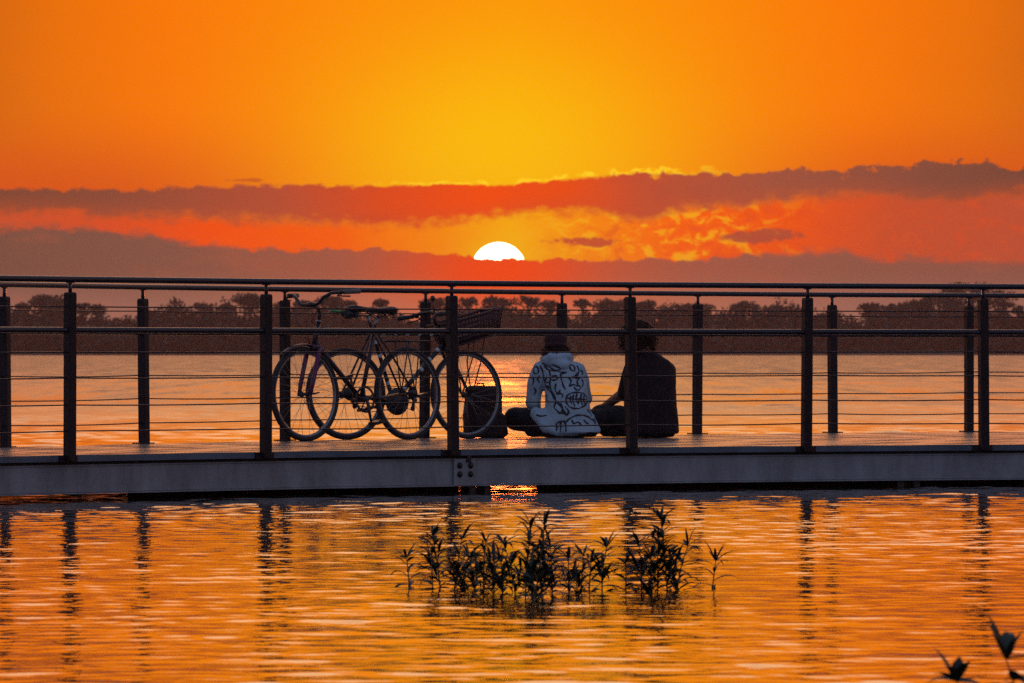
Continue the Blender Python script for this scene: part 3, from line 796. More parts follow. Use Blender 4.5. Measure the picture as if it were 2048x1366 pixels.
# ------------------------------------------------------------------ rucksack
def rucksack():
    root = empty('backpack', (-.215, 43.2, DECK), (0, 0, R(28)))
    tag(root, 'dark maroon backpack standing on the boardwalk beside the basket bicycle', 'backpack')
    mb = MB()
    def ring(z, hx, hy, cx=0, cy=0, p=3.2):
        out = []
        for k in range(28):
            a = 2 * math.pi * k / 28; c, s_ = math.cos(a), math.sin(a)
            rr = (abs(c) ** p + abs(s_) ** p) ** (-1 / p); out.append(Vector((cx + hx * c * rr, cy + hy * s_ * rr, z)))
        return out
    mb.rings([ring(.003, .12, .07), ring(.02, .142, .088), ring(.08, .145, .095), ring(.2, .142, .092), ring(.30, .140, .085), ring(.355, .136, .072, 0, .005), ring(.378, .125, .055, 0, .008), ring(.385, .095, .03, 0, .008)])
    body = remesh(mb, 'body', M['bag'], .009, 4, root, .006, 9)
    mb = MB(); mb.rings([ring(.004, .10, .03, .02, -.11, 2.6), ring(.03, .125, .045, .03, -.11, 2.6), ring(.10, .120, .045, .02, -.11, 2.6), ring(.17, .115, .035, .01, -.10, 2.6), ring(.20, .09, .015, 0, -.09, 2.6)])
    remesh(mb, 'front_pocket', M['bag'], .008, 4, root, .004, 12)
    mb = MB(); mb.cap((.13, -.05, .04), .038, (.165, -.02, .035), .03); remesh(mb, 'side_bundle', M['bag'], .008, 4, root, .004, 12)
    mb = MB()
    for s_ in (-1, 1): mb.tube([(s_ * .06, .085, .35), (s_ * .075, .13, .28), (s_ * .085, .14, .17), (s_ * .10, .10, .06)], .012, 8, flat=.5)
    mb.build('shoulder_strap', M['bag'], root)
    mb = MB(); mb.tube([(-.03, .04, .38), (-.025, .04, .402), (.025, .04, .402), (.03, .04, .38)], .006, 7); mb.build('carry_handle', M['bag'], root)
    mb = MB(); mb.tube([(-.11, -.088, .27), (0, -.098, .285), (.11, -.088, .27)], .003, 5); mb.build('zip', M['bolt'], body)
rucksack()

# ------------------------------------------------------------------ people
def hand(mb, wrist, d, up, side=1, s=1.0):
    """palm with four curled fingers and a thumb, merged into the body skin"""
    d = Vector(d).normalized(); up = Vector(up); up = (up - d * up.dot(d)).normalized(); lat = d.cross(up) * side; w = Vector(wrist)
    for k in range(5): mb.cap(w + d * .005 + lat * (k - 2) * .012, .014 * s, w + d * .082 * s + lat * (k - 2) * .016, .0125 * s, 8)
    for k, L in enumerate((.070, .078, .073, .058)):
        b = w + d * .085 * s + lat * (k - 1.5) * .0205; c1 = b + (d * .9 - up * .35) * L * .45; c2 = c1 + (d * .5 - up * .85) * L * .33; c3 = c2 + (d * .05 - up) * L * .26
        mb.cap(b, .0092, c1, .0088, 8); mb.cap(c1, .0088, c2, .0082, 8); mb.cap(c2, .0082, c3, .0074, 8)
    b = w + d * .025 - lat * .03; c1 = b + d * .03 - lat * .025 - up * .006; c2 = c1 + d * .028 - lat * .006 - up * .012
    mb.cap(b, .014, c1, .0112, 8); mb.cap(c1, .0108, c2, .0088, 8)
def head(mb, c, yaw=0.0, pitch=0.0, s=1.0):
    """skull, jaw, nose, lips, ears; looks towards +y before yaw (radians)"""
    rot = Matrix.Rotation(yaw, 3, 'Z') @ Matrix.Rotation(pitch, 3, 'X'); c = Vector(c)
    P_ = lambda x, y, z: c + rot @ (Vector((x, y, z)) * s)
    mb.ell(P_(0, -.012, .018), (.074 * s, .094 * s, .092 * s), rot, 20, 14)
    mb.ell(P_(0, .030, -.040), (.056 * s, .062 * s, .070 * s), rot, 18, 12)
    mb.ell(P_(0, .070, -.088), (.024 * s, .020 * s, .018 * s), rot)
    mb.cap(P_(0, .090, .005), .009 * s, P_(0, .104, -.030), .0125 * s, 8)
    for q_ in (-1, 1):
        mb.ell(P_(q_ * .030, .082, -.022), (.020 * s, .014 * s, .016 * s), rot); mb.cap(P_(q_ * .012, .088, .022), .008 * s, P_(q_ * .045, .074, .020), .008 * s, 8)
        mb.ell(P_(q_ * .033, .078, .004), (.0135 * s, .011 * s, .0105 * s), rot)
        mb.ell(P_(q_ * .076, -.010, -.012), (.010 * s, .018 * s, .030 * s), rot)
    mb.cap(P_(-.018, .088, -.056), .0065 * s, P_(.018, .088, -.056), .0065 * s, 8); mb.cap(P_(-.015, .086, -.066), .0070 * s, P_(.015, .086, -.066), .0070 * s, 8)
    return P_
def sec(z, xc, hw, yc, hd, n=26, p=2.3, twist=0.0):
    out = []
    for k in range(n):
        a = 2 * math.pi * k / n; c, s_ = math.cos(a), math.sin(a); rr = (abs(c) ** p + abs(s_) ** p) ** (-1 / p)
        x, y = hw * c * rr, hd * s_ * rr
        out.append(Vector((xc + x * math.cos(twist) - y * math.sin(twist), yc + x * math.sin(twist) + y * math.cos(twist), z)))
    return out
def curls(mb, c, rad, n, length, r, zmin, rnd, spread=1.0, ang=None):
    c = Vector(c)
    for _ in range(n):
        a = rnd.uniform(0, 2 * math.pi) if ang is None else rnd.uniform(*ang); zz = rnd.uniform(zmin, 1); q_ = math.sqrt(max(0, 1 - zz * zz))
        p = c + Vector((rad[0] * q_ * math.cos(a), rad[1] * q_ * math.sin(a), rad[2] * zz)); out = (p - c).normalized()
        pts = []; ph = rnd.uniform(0, 6.28); L = length * rnd.uniform(.6, 1.3); amp = .008 * spread * rnd.uniform(.5, 1.4)
        for i in range(9):
            f = i / 8; dn = Vector((out.x * .35, out.y * .35, -1)).normalized()
            pts.append(p + out * (.006 + .022 * spread * math.sin(f * 2.2)) + dn * L * f + Vector((math.cos(ph + f * 9), math.sin(ph + f * 9), 0)) * amp * (.3 + f))
        mb.tube(pts, [r] * 6 + [r * .8, r * .6, r * .3], 5)

def person_a():
    rnd = random.Random(5)
    O = Vector(((1130 - 1024) / FPX * 43.1, 43.1, DECK))
    mb = MB()
    # body skin: head, neck, torso core, arms, legs, hands, feet
    HC = (-.070, .075, .690); P_ = head(mb, HC, R(-8), R(-6), .98)
    mb.cap((-.065, .05, .56), .048, (-.068, .062, .65), .046)
    mb.rings([sec(z, x, w * .84, y, d * .8) for z, x, w, y, d in ((.02, .0, .15, .0, .12), (.10, .0, .155, .0, .12), (.25, .0, .14, .01, .10), (.42, -.02, .15, .03, .10), (.52, -.045, .15, .045, .085), (.565, -.055, .07, .05, .06))])
    mb.cap((-.19, .04, .49), .050, (-.225, .07, .28), .042); mb.cap((-.225, .07, .28), .042, (-.215, .27, .185), .030)
    mb.cap((.10, .06, .48), .050, (.15, .16, .29), .042); mb.cap((.15, .16, .29), .042, (.04, .33, .21), .030)
    mb.cap((-.09, .04, .115), .088, (-.36, .22, .135), .062); mb.cap((-.36, .22, .135), .062, (-.03, .42, .07), .040)
    mb.cap((.10, .05, .115), .088, (.36, .25, .125), .062); mb.cap((.36, .25, .125), .062, (.06, .44, .06), .040)
    mb.cap((-.03, .42, .055), .036, (.10, .50, .040), .026); mb.cap((.06, .44, .055), .036, (-.08, .52, .040), .026)
    hand(mb, (-.215, .275, .185), (.55, .7, -.15), (0, .15, 1), 1, .92); hand(mb, (.035, .335, .205), (-.6, .7, -.1), (0, .1, 1), -1, .92)
    body = remesh(mb, 'person', M['skin'], .0072, 3); body.location = O
    tag(body, 'person sitting cross legged in a pale scribble print hoodie and knitted cap, seen from behind', 'person')
    # trousers
    mb = MB()
    mb.rings([sec(.006, .03, .18, .03, .13), sec(.06, .03, .18, .04, .13), sec(.14, .02, .15, .04, .11), sec(.19, .02, .13, .04, .09)])
    mb.cap((-.09, .04, .112), .104, (-.365, .215, .142), .088); mb.cap((-.365, .215, .138), .086, (-.08, .40, .075), .056)
    mb.cap((.10, .05, .112), .104, (.36, .25, .130), .084); mb.cap((.36, .25, .128), .082, (.10, .42, .072), .056)
    mb.cap((-.25, .10, .052), .046, (.20, .06, .046), .042)
    remesh(mb, 'trousers', M['pants'], .009, 5, body, .006, 9)
    # hoodie
    mb = MB()
    mb.rings([sec(z, x, w, y, d, 30, 2.4) for z, x, w, y, d in ((.040, .070, .185, .0, .150), (.12, .045, .178, .0, .145), (.20, .028, .168, .0, .135), (.28, .014, .160, .005, .125), (.37, .004, .158, .015, .118), (.45, -.010, .160, .03, .115), (.51, -.030, .155, .045, .105), (.555, -.045, .120, .05, .09), (.585, -.055, .080, .05, .075), (.60, -.058, .05, .05, .05))])
    # hem flared to a point at the right, dropped at the left
    mb.cap((.17, -.02, .12), .07, (.235, -.03, .060), .028); mb.cap((.02, -.09, .07), .06, (.20, -.07, .065), .03); mb.cap((-.10, -.06, .10), .06, (-.02, -.08, .06), .05); mb.cap((-.215, -.01, .185), .045, (-.13, -.075, .085), .05); mb.cap((-.13, -.075, .085), .048, (-.06, -.09, .05), .035); mb.cap((-.15, -.02, .16), .06, (-.10, -.05, .10), .07)
    mb.cap((-.165, .04, .500), .072, (-.215, .055, .40), .066); mb.cap((-.215, .055, .40), .064, (-.228, .07, .27), .055); mb.cap((-.228, .07, .27), .056, (-.222, .20, .205), .044); mb.cap((-.226, .12, .21), .05, (-.195, .25, .175), .040)
    mb.cap((.085, .05, .490), .072, (.15, .15, .29), .056); mb.cap((.15, .15, .29), .055, (.05, .31, .21), .040)
    # hood bunched at the neck
    hd_ = [(-.06 + .085 * math.cos(a), .045 + .075 * math.sin(a), .592 + .022 * math.sin(a)) for a in [2 * math.pi * k / 14 for k in range(15)]]
    for p, q_ in zip(hd_[:-1], hd_[1:]): mb.cap(p, .036, q_, .036, 10)
    mb.cap((-.125, -.02, .575), .042, (-.01, -.045, .545), .046); mb.cap((-.10, -.045, .60), .034, (.0, -.04, .60), .034); mb.cap((-.02, -.03, .615), .03, (.02, .02, .60), .034)
    hood = remesh(mb, 'hoodie', M['hoodie'], .0075, 3, body, .011, 8)
    # printed scribbles laid on the cloth, traced as strokes (photo pixels -> metres on the garment)
    bvh = BVHTree.FromPolygons([v.co.copy() for v in hood.data.vertices], [tuple(p.vertices) for p in hood.data.polygons])
    def U(zx, zy): return ((980 + zx / 4.552 - 1130) / 271.6, (877 - (600 + zy / 4.552)) / 271.6)
    strokes = [
        [(455, 600), (480, 650), (490, 720), (510, 790), (560, 850), (590, 910), (640, 960)], [(540, 640), (550, 700), (545, 780), (570, 860), (600, 920), (650, 980), (690, 1040)],
        [(470, 575), (520, 600), (580, 640), (640, 660), (700, 665)], [(490, 600), (530, 640), (600, 650), (650, 630), (600, 600), (560, 590)], [(640, 670), (650, 730), (665, 780), (685, 820)], [(700, 660), (640, 680)],
        [(400, 620), (395, 655), (415, 680), (440, 665), (440, 625), (420, 605), (400, 620)], [(720, 600), (735, 640), (770, 655), (770, 610), (740, 590), (720, 600)],
        [(790, 600), (810, 640), (800, 690), (770, 700), (800, 660)], [(710, 700), (740, 740), (715, 790), (760, 770), (800, 790), (790, 740), (820, 710), (775, 715), (755, 690), (745, 720)],
        [(760, 790), (780, 820), (815, 825), (825, 790), (800, 780)], [(500, 790), (540, 790), (560, 830), (600, 900)],
        [(690, 905), (700, 870), (740, 848), (800, 842), (850, 852), (880, 885), (885, 930), (860, 965), (810, 990), (760, 990), (715, 970), (692, 935), (690, 905)],
        [(735, 870), (730, 920), (745, 950)], [(760, 860), (752, 915), (770, 970)], [(790, 852), (780, 900), (800, 950), (810, 905)], [(830, 855), (822, 905), (840, 960)], [(855, 865), (850, 920), (862, 950)],
        [(700, 900), (730, 895), (770, 910), (810, 900), (850, 912), (880, 905)],
        [(690, 1110), (730, 1075), (790, 1050), (850, 1050), (900, 1070), (930, 1100)], [(600, 930), (580, 980), (610, 1010), (640, 1040), (660, 980), (640, 940)], [(650, 1000), (700, 1060), (715, 1010), (680, 970)],
        [(420, 1050), (470, 1062), (520, 1050)], [(600, 1120), (610, 1160), (600, 1195)], [(640, 1100), (645, 1150), (640, 1200)], [(670, 1095), (690, 1140), (690, 1200)], [(610, 1120), (650, 1105), (700, 1115)],
        [(930, 1080), (960, 1130), (950, 1080)], [(520, 700), (500, 740), (530, 760), (560, 720)],
        [(830, 720), (850, 760), (835, 800)], [(600, 760), (590, 820), (615, 860), (640, 820)], [(450, 690), (430, 720), (450, 760)], [(560, 700), (600, 690), (625, 710), (590, 735), (565, 730)], [(820, 640), (845, 660), (835, 690)], [(600, 860), (640, 850), (670, 870), (650, 890)], [(650, 1030), (690, 1040), (730, 1030)], [(880, 1000), (905, 1020), (925, 1060)], [(390, 700), (400, 740), (385, 780)], [(400, 800), (420, 830), (400, 870)], [(520, 860), (510, 900), (530, 930)], [(740, 1090), (760, 1130), (800, 1110), (830, 1140)], [(850, 1090), (870, 1120), (900, 1130)]]
    mb = MB()
    for st in strokes:
        pts = [U(*p) for p in st]; dense = []
        for (a, b) in zip(pts[:-1], pts[1:]):
            k = max(2, int(math.hypot(b[0] - a[0], b[1] - a[1]) / .006))
            dense += [(a[0] + (b[0] - a[0]) * i / k, a[1] + (b[1] - a[1]) * i / k) for i in range(k)]
        dense.append(pts[-1])
        for _ in range(2): dense = [dense[0]] + [((dense[i - 1][0] + dense[i][0] * 2 + dense[i + 1][0]) / 4, (dense[i - 1][1] + dense[i][1] * 2 + dense[i + 1][1]) / 4) for i in range(1, len(dense) - 1)] + [dense[-1]]
        run = []; prev = None
        def flush(rn):
            if len(rn) < 3: return
            vs = []; fs = []
            for i, (p, nn) in enumerate(rn):
                t = rn[min(i + 1, len(rn) - 1)][0] - rn[max(i - 1, 0)][0]; s_ = nn.cross(t)
                if s_.length < 1e-6: s_ = Vector((0, 0, 1))
                s_.normalize(); w_ = .0056 * (1 + .3 * math.sin(i * .5)) * (.5 if i in (0, len(rn) - 1) else 1)
                vs += [p + nn * .002 + s_ * w_, p + nn * .002 - s_ * w_]
            for i in range(len(rn) - 1): fs.append((2 * i, 2 * i + 1, 2 * i + 3, 2 * i + 2))
            mb.add(vs, fs, True)
        for (x, z) in dense:
            h = bvh.ray_cast(Vector((x, -1, z)), Vector((0, 1, 0)))
            if h[0] is None or (prev is not None and (h[0] - prev).length > .03): flush(run); run = []; prev = None; 
            if h[0] is not None: run.append((h[0], h[1])); prev = h[0]
        flush(run)
    mb.build('scribble_print', M['ink'], hood)
    # cap and hair
    mb = MB(); c = Vector(HC) + Vector((.0, -.012, .028)); rt = Matrix.Rotation(R(-14), 3, 'X')
    rg = []
    for i in range(11):
        th = R(8 + 112 * i / 10); rg.append([c + rt @ Vector((.083 * math.sin(th) * math.cos(a), .100 * math.sin(th) * math.sin(a), .100 * math.cos(th))) for a in [2 * math.pi * k / 28 for k in range(28)]])
    mb.rings(rg)
    capo = mb.build('knitted_cap', M['cap'], body)
    mb = MB(); mb.tube([c + rt @ Vector((.076 * math.cos(a), .092 * math.sin(a), -.048)) for a in [2 * math.pi * k / 32 for k in range(32)]], .011, 8, closed=True, flat=1.8); mb.build('cap_band', M['cap'], capo)
    mb = MB(); curls(mb, (HC[0], HC[1] - .01, HC[2] - .02), (.070, .086, .03), 170, .06, .003, -.6, rnd, .8); mb.build('hair', M['hair_brown'], body)
    mb = MB(); curls(mb, (HC[0] - .055, HC[1], HC[2] - .03), (.025, .05, .03), 16, .07, .0022, -.9, rnd, 1.2)
    curls(mb, (HC[0] + .07, HC[1], HC[2] - .01), (.03, .05, .03), 46, .085, .0022, -.9, rnd, 1.9)
    mb.build('loose_hair', M['hair_backlit'], body)  # light brown strands, backlight painted into their colour
    for s_, (a, b) in ((-1, ((-.03, .42, .05), (.115, .515, .034))), (1, ((.06, .44, .052), (-.095, .535, .034)))):
        mb = MB(); mb.cap(a, .047, b, .034); mb.cap(a, .036, (a[0] * .6 + b[0] * .4, a[1] * .6 + b[1] * .4, .06), .04); remesh(mb, 'shoe', M['shoe'], .008, 3, body)
person_a()

def person_b():
    rnd = random.Random(11)
    O = Vector(((1300 - 1024) / FPX * 43.15, 43.15, DECK))
    mb = MB()
    HC = (-.092, .055, .755); head(mb, HC, R(12), R(-4), 1.03)
    mb.cap((-.05, .03, .58), .058, (-.085, .045, .69), .054)
    mb.rings([sec(z, x, w * .85, y, d * .85) for z, x, w, y, d in ((.02, .0, .17, .0, .13), (.10, .0, .175, .0, .13), (.28, .0, .165, .0, .115), (.45, -.005, .18, .02, .12), (.56, -.02, .14, .03, .10), (.60, -.035, .08, .03, .07))])
    mb.cap((-.13, .04, .50), .048, (-.178, .10, .335), .044); mb.cap((-.185, .10, .335), .044, (-.325, .30, .235), .029)
    mb.cap((.115, .04, .49), .045, (.120, .13, .33), .040); mb.cap((.120, .13, .33), .040, (.02, .33, .24), .029)
    mb.cap((-.09, .05, .12), .095, (-.36, .27, .155), .065); mb.cap((-.36, .27, .155), .062, (-.02, .45, .07), .042)
    mb.cap((.09, .05, .12), .095, (.105, .41, .27), .065); mb.cap((.105, .41, .27), .062, (.08, .55, .07), .042)
    mb.cap((-.02, .45, .055), .038, (.10, .53, .04), .028); mb.cap((.08, .55, .055), .038, (.06, .68, .035), .028)
    hand(mb, (-.33, .305, .232), (-.35, .75, -.30), (.1, .2, 1), 1); hand(mb, (.015, .335, .238), (-.6, .7, -.1), (0, .1, 1), -1)
    body = remesh(mb, 'person', M['skin'], .0074, 3); body.location = O
    tag(body, 'person with curly dark hair sitting in a dark top, forearm on knee, seen from behind', 'person')
    mb = MB()
    mb.rings([sec(.006, .0, .18, .03, .14), sec(.06, .0, .19, .03, .14), sec(.15, .0, .17, .02, .12), sec(.2, .0, .15, .01, .10)])
    mb.cap((-.09, .05, .115), .110, (-.355, .265, .158), .092); mb.cap((-.355, .265, .15), .088, (-.06, .43, .075), .058)
    mb.cap((.09, .05, .115), .110, (.10, .405, .27), .080); mb.cap((.10, .405, .27), .078, (.085, .54, .10), .055)
    mb.cap((-.33, .16, .05), .045, (.15, .06, .05), .045)
    remesh(mb, 'trousers', M['pants'], .009, 5, body, .006, 9)
    mb = MB()
    mb.rings([sec(z, x, w, y, d, 30, 2.5) for z, x, w, y, d in ((.028, .015, .190, .0, .150), (.06, .010, .200, .0, .158), (.13, .008, .202, .0, .152), (.24, .004, .196, .0, .140), (.36, .0, .192, .01, .130), (.46, -.002, .190, .02, .125), (.53, -.006, .180, .03, .115), (.575, -.014, .153, .032, .10), (.610, -.026, .113, .034, .085), (.640, -.040, .075, .034, .065))])
    mb.cap((-.135, .04, .505), .062, (-.180, .095, .335), .058); mb.cap((.125, .04, .500), .066, (.128, .12, .33), .056); mb.cap((.130, .12, .33), .056, (.05, .30, .25), .042)
    mb.cap((.17, -.02, .10), .04, (.195, -.02, .05), .022)
    remesh(mb, 'jumper', M['shirt'], .008, 3, body, .007, 9)
    mb = MB(); mb.ell((HC[0], HC[1] - .022, HC[2] + .022), (.088, .100, .098), None, 20, 14); mb.ell((HC[0], HC[1] - .06, HC[2] - .04), (.080, .058, .075), None)
    core = remesh(mb, 'hair', M['hair_brown'], .008, 2, body, .010, 26)
    mb = MB(); curls(mb, (HC[0], HC[1] - .02, HC[2] + .01), (.088, .100, .095), 460, .055, .0026, -.55, rnd, 1.5)
    curls(mb, (HC[0], HC[1] - .03, HC[2] - .04), (.082, .08, .05), 120, .055, .0022, -.7, rnd, 1.1)
    mb.build('loose_curls', M['hair_brown'], core)
    mb = MB(); mb.tube([(HC[0] + .094, HC[1] + .0, HC[2] - .075 + .0) + Vector((.012 * math.cos(a), 0, .012 * math.sin(a))) if False else Vector((HC[0] + .098 + .012 * math.cos(a), HC[1], HC[2] - .078 + .014 * math.sin(a))) for a in [2 * math.pi * k / 20 for k in range(20)]], .0018, 6, closed=True)
    mb.build('glint_ring', M['alloy'], body)  # bright ring added to stand for a glint on a curl
    for a, b in (((-.02, .45, .05), (.115, .545, .036)), ((.08, .55, .052), (.06, .70, .036))):
        mb = MB(); mb.cap(a, .050, b, .037); remesh(mb, 'shoe', M['shoe'], .008, 3, body)
person_b()

# ------------------------------------------------------------------ plants standing in the water
def leaf_faces(mb, base, d, L, w, droop, rnd, tilt):
    d = Vector(d).normalized(); n = 8; side = d.cross(Vector((0, 0, 1)))
    if side.length < .1: side = Vector((1, 0, 0))
    side.normalize(); side = (side * math.cos(tilt) + d.cross(side) * math.sin(tilt)).normalized()
    p = Vector(base); cur = d.copy(); vs = []; fs = []
    for i in range(n + 1):
        f = i / n; ww = w * (math.sin(math.pi * min(1, f * .96 + .04)) ** .8) * (1.15 - .5 * f) if f < .97 else 0.0004
        up = side.cross(cur).normalized()
        vs += [p + side * ww, p - up * ww * .35, p - side * ww]
        p = p + cur * (L / n); cur = (cur + Vector((0, 0, -droop / n * (.4 + f * 1.5)))).normalized()
    for i in range(n):
        a = 3 * i; fs += [(a, a + 1, a + 4, a + 3), (a + 1, a + 2, a + 5, a + 4)]
    mb.add(vs, fs, True)
def water_plant(px, D, h, seed, label, lean=0.0, leafL=.122, dens=2.4, group='leafy plants standing in the near water', lw=.0086, base_z=-.06):
    rnd = random.Random(seed); h *= .86; lean += rnd.uniform(-.14, .14); root = empty('water_plant', (at(px, D).x, D, 0)); tag(root, label, 'plant', group)
    st = MB(); lf = MB()
    top = Vector((lean * h, rnd.uniform(-.03, .03), h)); mid = Vector((lean * h * .3 + rnd.uniform(-.01, .01), rnd.uniform(-.01, .01), h * .5))
    def bez(f): return Vector((0, 0, base_z)) * (1 - f) ** 2 + mid * 2 * f * (1 - f) + top * f * f
    st.tube([bez(i / 10) for i in range(11)], [.0034 - .0018 * i / 10 for i in range(11)], 7)
    nn = max(4, int(h / .024 * dens)); a = rnd.uniform(0, 6)
    for k in range(nn):
        f = .06 + .90 * (max(0.0, k + rnd.uniform(-.2, .2)) / nn) ** 1.25; f = max(.05, min(.97, f)); p = bez(f); a += 2.4
        el_ = R(rnd.uniform(8, 40) + 20 * f); L = leafL * rnd.uniform(.7, 1.15) * (1 - .25 * f)
        leaf_faces(lf, p, (math.cos(a) * math.cos(el_), math.sin(a) * math.cos(el_), math.sin(el_)), L, lw * rnd.uniform(.8, 1.2), rnd.uniform(1.0, 2.4), rnd, rnd.uniform(-.5, .5))
    for k in range(8):
        a += 1.3; el_ = R(rnd.uniform(8, 72)); p = bez(.985)
        leaf_faces(lf, p, (math.cos(a) * math.cos(el_), math.sin(a) * math.cos(el_), math.sin(el_)), leafL * rnd.uniform(.45, .85), lw * rnd.uniform(.6, 1), rnd.uniform(.5, 1.8), rnd, rnd.uniform(-.5, .5))
    if h > .12:                                            # side shoots
        for k in range(3 + 2 * int(h > .24)):
            f0 = rnd.uniform(.1, .5); p0 = bez(f0); an = rnd.uniform(0, 6.28); L = h * rnd.uniform(.22, .42)
            p1 = p0 + Vector((math.cos(an) * L * .5, math.sin(an) * L * .5, L)); st.tube([p0, (p0 + p1) / 2 + Vector((math.cos(an) * .01, math.sin(an) * .01, 0)), p1], [.0024, .002, .0015], 6)
            for j in range(7):
                f = .3 + .7 * j / 6; a += 2.4; el_ = R(rnd.uniform(20, 65))
                leaf_faces(lf, p0.lerp(p1, f), (math.cos(a) * math.cos(el_), math.sin(a) * math.cos(el_), math.sin(el_)), leafL * rnd.uniform(.5, .85), lw * .8, rnd.uniform(.5, 2), rnd, rnd.uniform(-.5, .5))
    st.build('stem', M['stem'], root); lf.build('leaves', M['leaf'], root)
    return root
PLANTS = [
    (818, 23.0, .135, 0, 'small leafy plant at the left end of the row of water plants'),
    (864, 22.9, .105, -.1, 'short thin plant just right of the leftmost water plant'),
    (884, 22.8, .245, -.08, 'tall plant with a star of leaves on top, left of the twin topped plant'),
    (905, 22.6, .235, .05, 'tall bushy plant close right of the star topped plant on the left'),
    (922, 22.9, .14, .1, 'low plant filling the gap between the left and second tall clumps'),
    (950, 22.7, .15, -.3, 'left leaning low plant in the second clump from the left'),
    (968, 22.5, .225, -.02, 'upright plant topping the second clump from the left'),
    (985, 22.3, .15, .1, 'low dark plant at the foot of the second clump'),
    (1004, 22.4, .155, .05, 'slender short plant between second clump and tallest middle clump'),
    (1034, 22.3, .225, -.2, 'leafy plant spreading left from the tallest middle clump'),
    (1048, 22.1, .318, -.03, 'tallest plant on the left side of the middle clump'),
    (1066, 22.0, .22, .1, 'dense dark plant at the heart of the middle clump'),
    (1082, 22.2, .312, .05, 'tall plant with drooping top leaves on the right of the middle clump'),
    (1104, 22.2, .215, .1, 'bushy plant leaning right out of the middle clump'),
    (1072, 21.8, .13, -.1, 'low plant in front of the middle clump'),
    (1140, 22.6, .15, -.15, 'short plant just right of the middle clump'),
    (1160, 22.5, .165, .0, 'short bushy plant halfway between middle and right clumps'),
    (1178, 22.6, .13, .15, 'low plant close under the spreading short plant'),
    (1204, 22.7, .195, .05, 'plant with wide spreading top between middle and right clumps'),
    (1250, 22.7, .12, -.1, 'thin short plant at the left foot of the right clump'),
    (1282, 22.7, .20, -.05, 'leafy plant on the left side of the right clump'),
    (1304, 22.5, .16, .1, 'dark low plant in the middle of the right clump'),
    (1316, 22.6, .24, .0, 'bushy plant just left of the tallest in the right clump'),
    (1336, 22.6, .325, .02, 'tallest plant of the right clump, with one upright blade on top'),
    (1352, 22.7, .20, .15, 'leafy plant leaning right beside the tallest of the right clump'),
    (1422, 22.9, .125, .05, 'small lone plant at the right end of the row of water plants')]
for i, (px, D, h, ln, lab) in enumerate(PLANTS): water_plant(px, D, h, 100 + i, lab, ln)
water_plant(1972, 13.2, .215, 201, 'broad leaved plant cut off by the bottom edge near the right corner', -.25, .12, .8, 'broad leaved plants in the bottom right corner', .019)
water_plant(2064, 13.0, .285, 203, 'broad leaved plant in the bottom right corner with an upright top leaf', -.12, .13, .8, 'broad leaved plants in the bottom right corner', .020)

# ------------------------------------------------------------------ far shore
def land():
    mb = MB(); xs_ = np.linspace(-900, 900, 60); rows = [(1450, -2.6), (1452, .05), (1456, .9), (1475, 1.4), (1600, 2.0), (4200, 4.0)]
    vs = []; fs = []
    for j, (y, z) in enumerate(rows):
        for i, x in enumerate(xs_): vs.append((x * (1 if y < 2000 else 2.5), y + (1.8 * math.sin(x * .05) + 1.1 * math.sin(x * .17) if j < 4 else 0), z + (.2 * math.sin(x * .3 + j) if j > 1 else 0)))
    n = len(xs_)
    for j in range(len(rows) - 1):
        for i in range(n - 1): a = j * n + i; fs.append((a, a + 1, a + n + 1, a + n))
    mb.add(vs, fs, True); tag(mb.build('river_bank', M['earth']), kind='structure')
land()
def cards(V, F, c, rad, n, size, rnd):
    """leaf clumps scattered through an ellipsoid"""
    k = rnd.normal(size=(n, 3)); k /= np.linalg.norm(k, axis=1)[:, None]; r_ = rnd.random((n, 1)) ** .42
    p = np.array(c) + k * r_ * np.array(rad)
    a = rnd.normal(size=(n, 3)); a /= np.linalg.norm(a, axis=1)[:, None]
    b = np.cross(a, rnd.normal(size=(n, 3))); b /= np.linalg.norm(b, axis=1)[:, None]
    s = size * (.5 + rnd.random((n, 1)))
    q_ = np.stack([p - a * s, p - b * s * .6, p + a * s, p + b * s * .6], 1).reshape(-1, 3)
    o = sum(len(v) for v in V); V.append(q_); F.append(np.arange(len(q_)).reshape(-1, 4) + o)
def cards_obj(name, V, F, m, parent=None, loc=None):
    V = np.concatenate(V).astype(np.float32); F = np.concatenate(F).astype(np.int32)
    me = bpy.data.meshes.new(name); me.vertices.add(len(V)); me.vertices.foreach_set('co', V.ravel())
    me.loops.add(F.size); me.loops.foreach_set('vertex_index', F.ravel()); me.polygons.add(len(F))
    me.polygons.foreach_set('loop_start', np.arange(0, F.size, 4, dtype=np.int32)); me.polygons.foreach_set('loop_total', np.full(len(F), 4, np.int32))
    me.update(); me.validate(); me.materials.append(m); o = bpy.data.objects.new(name, me); COL.objects.link(o)
    if parent: o.parent = parent
    if loc: o.location = loc
    return o
TD = 1480.0; PXM = TD / FPX
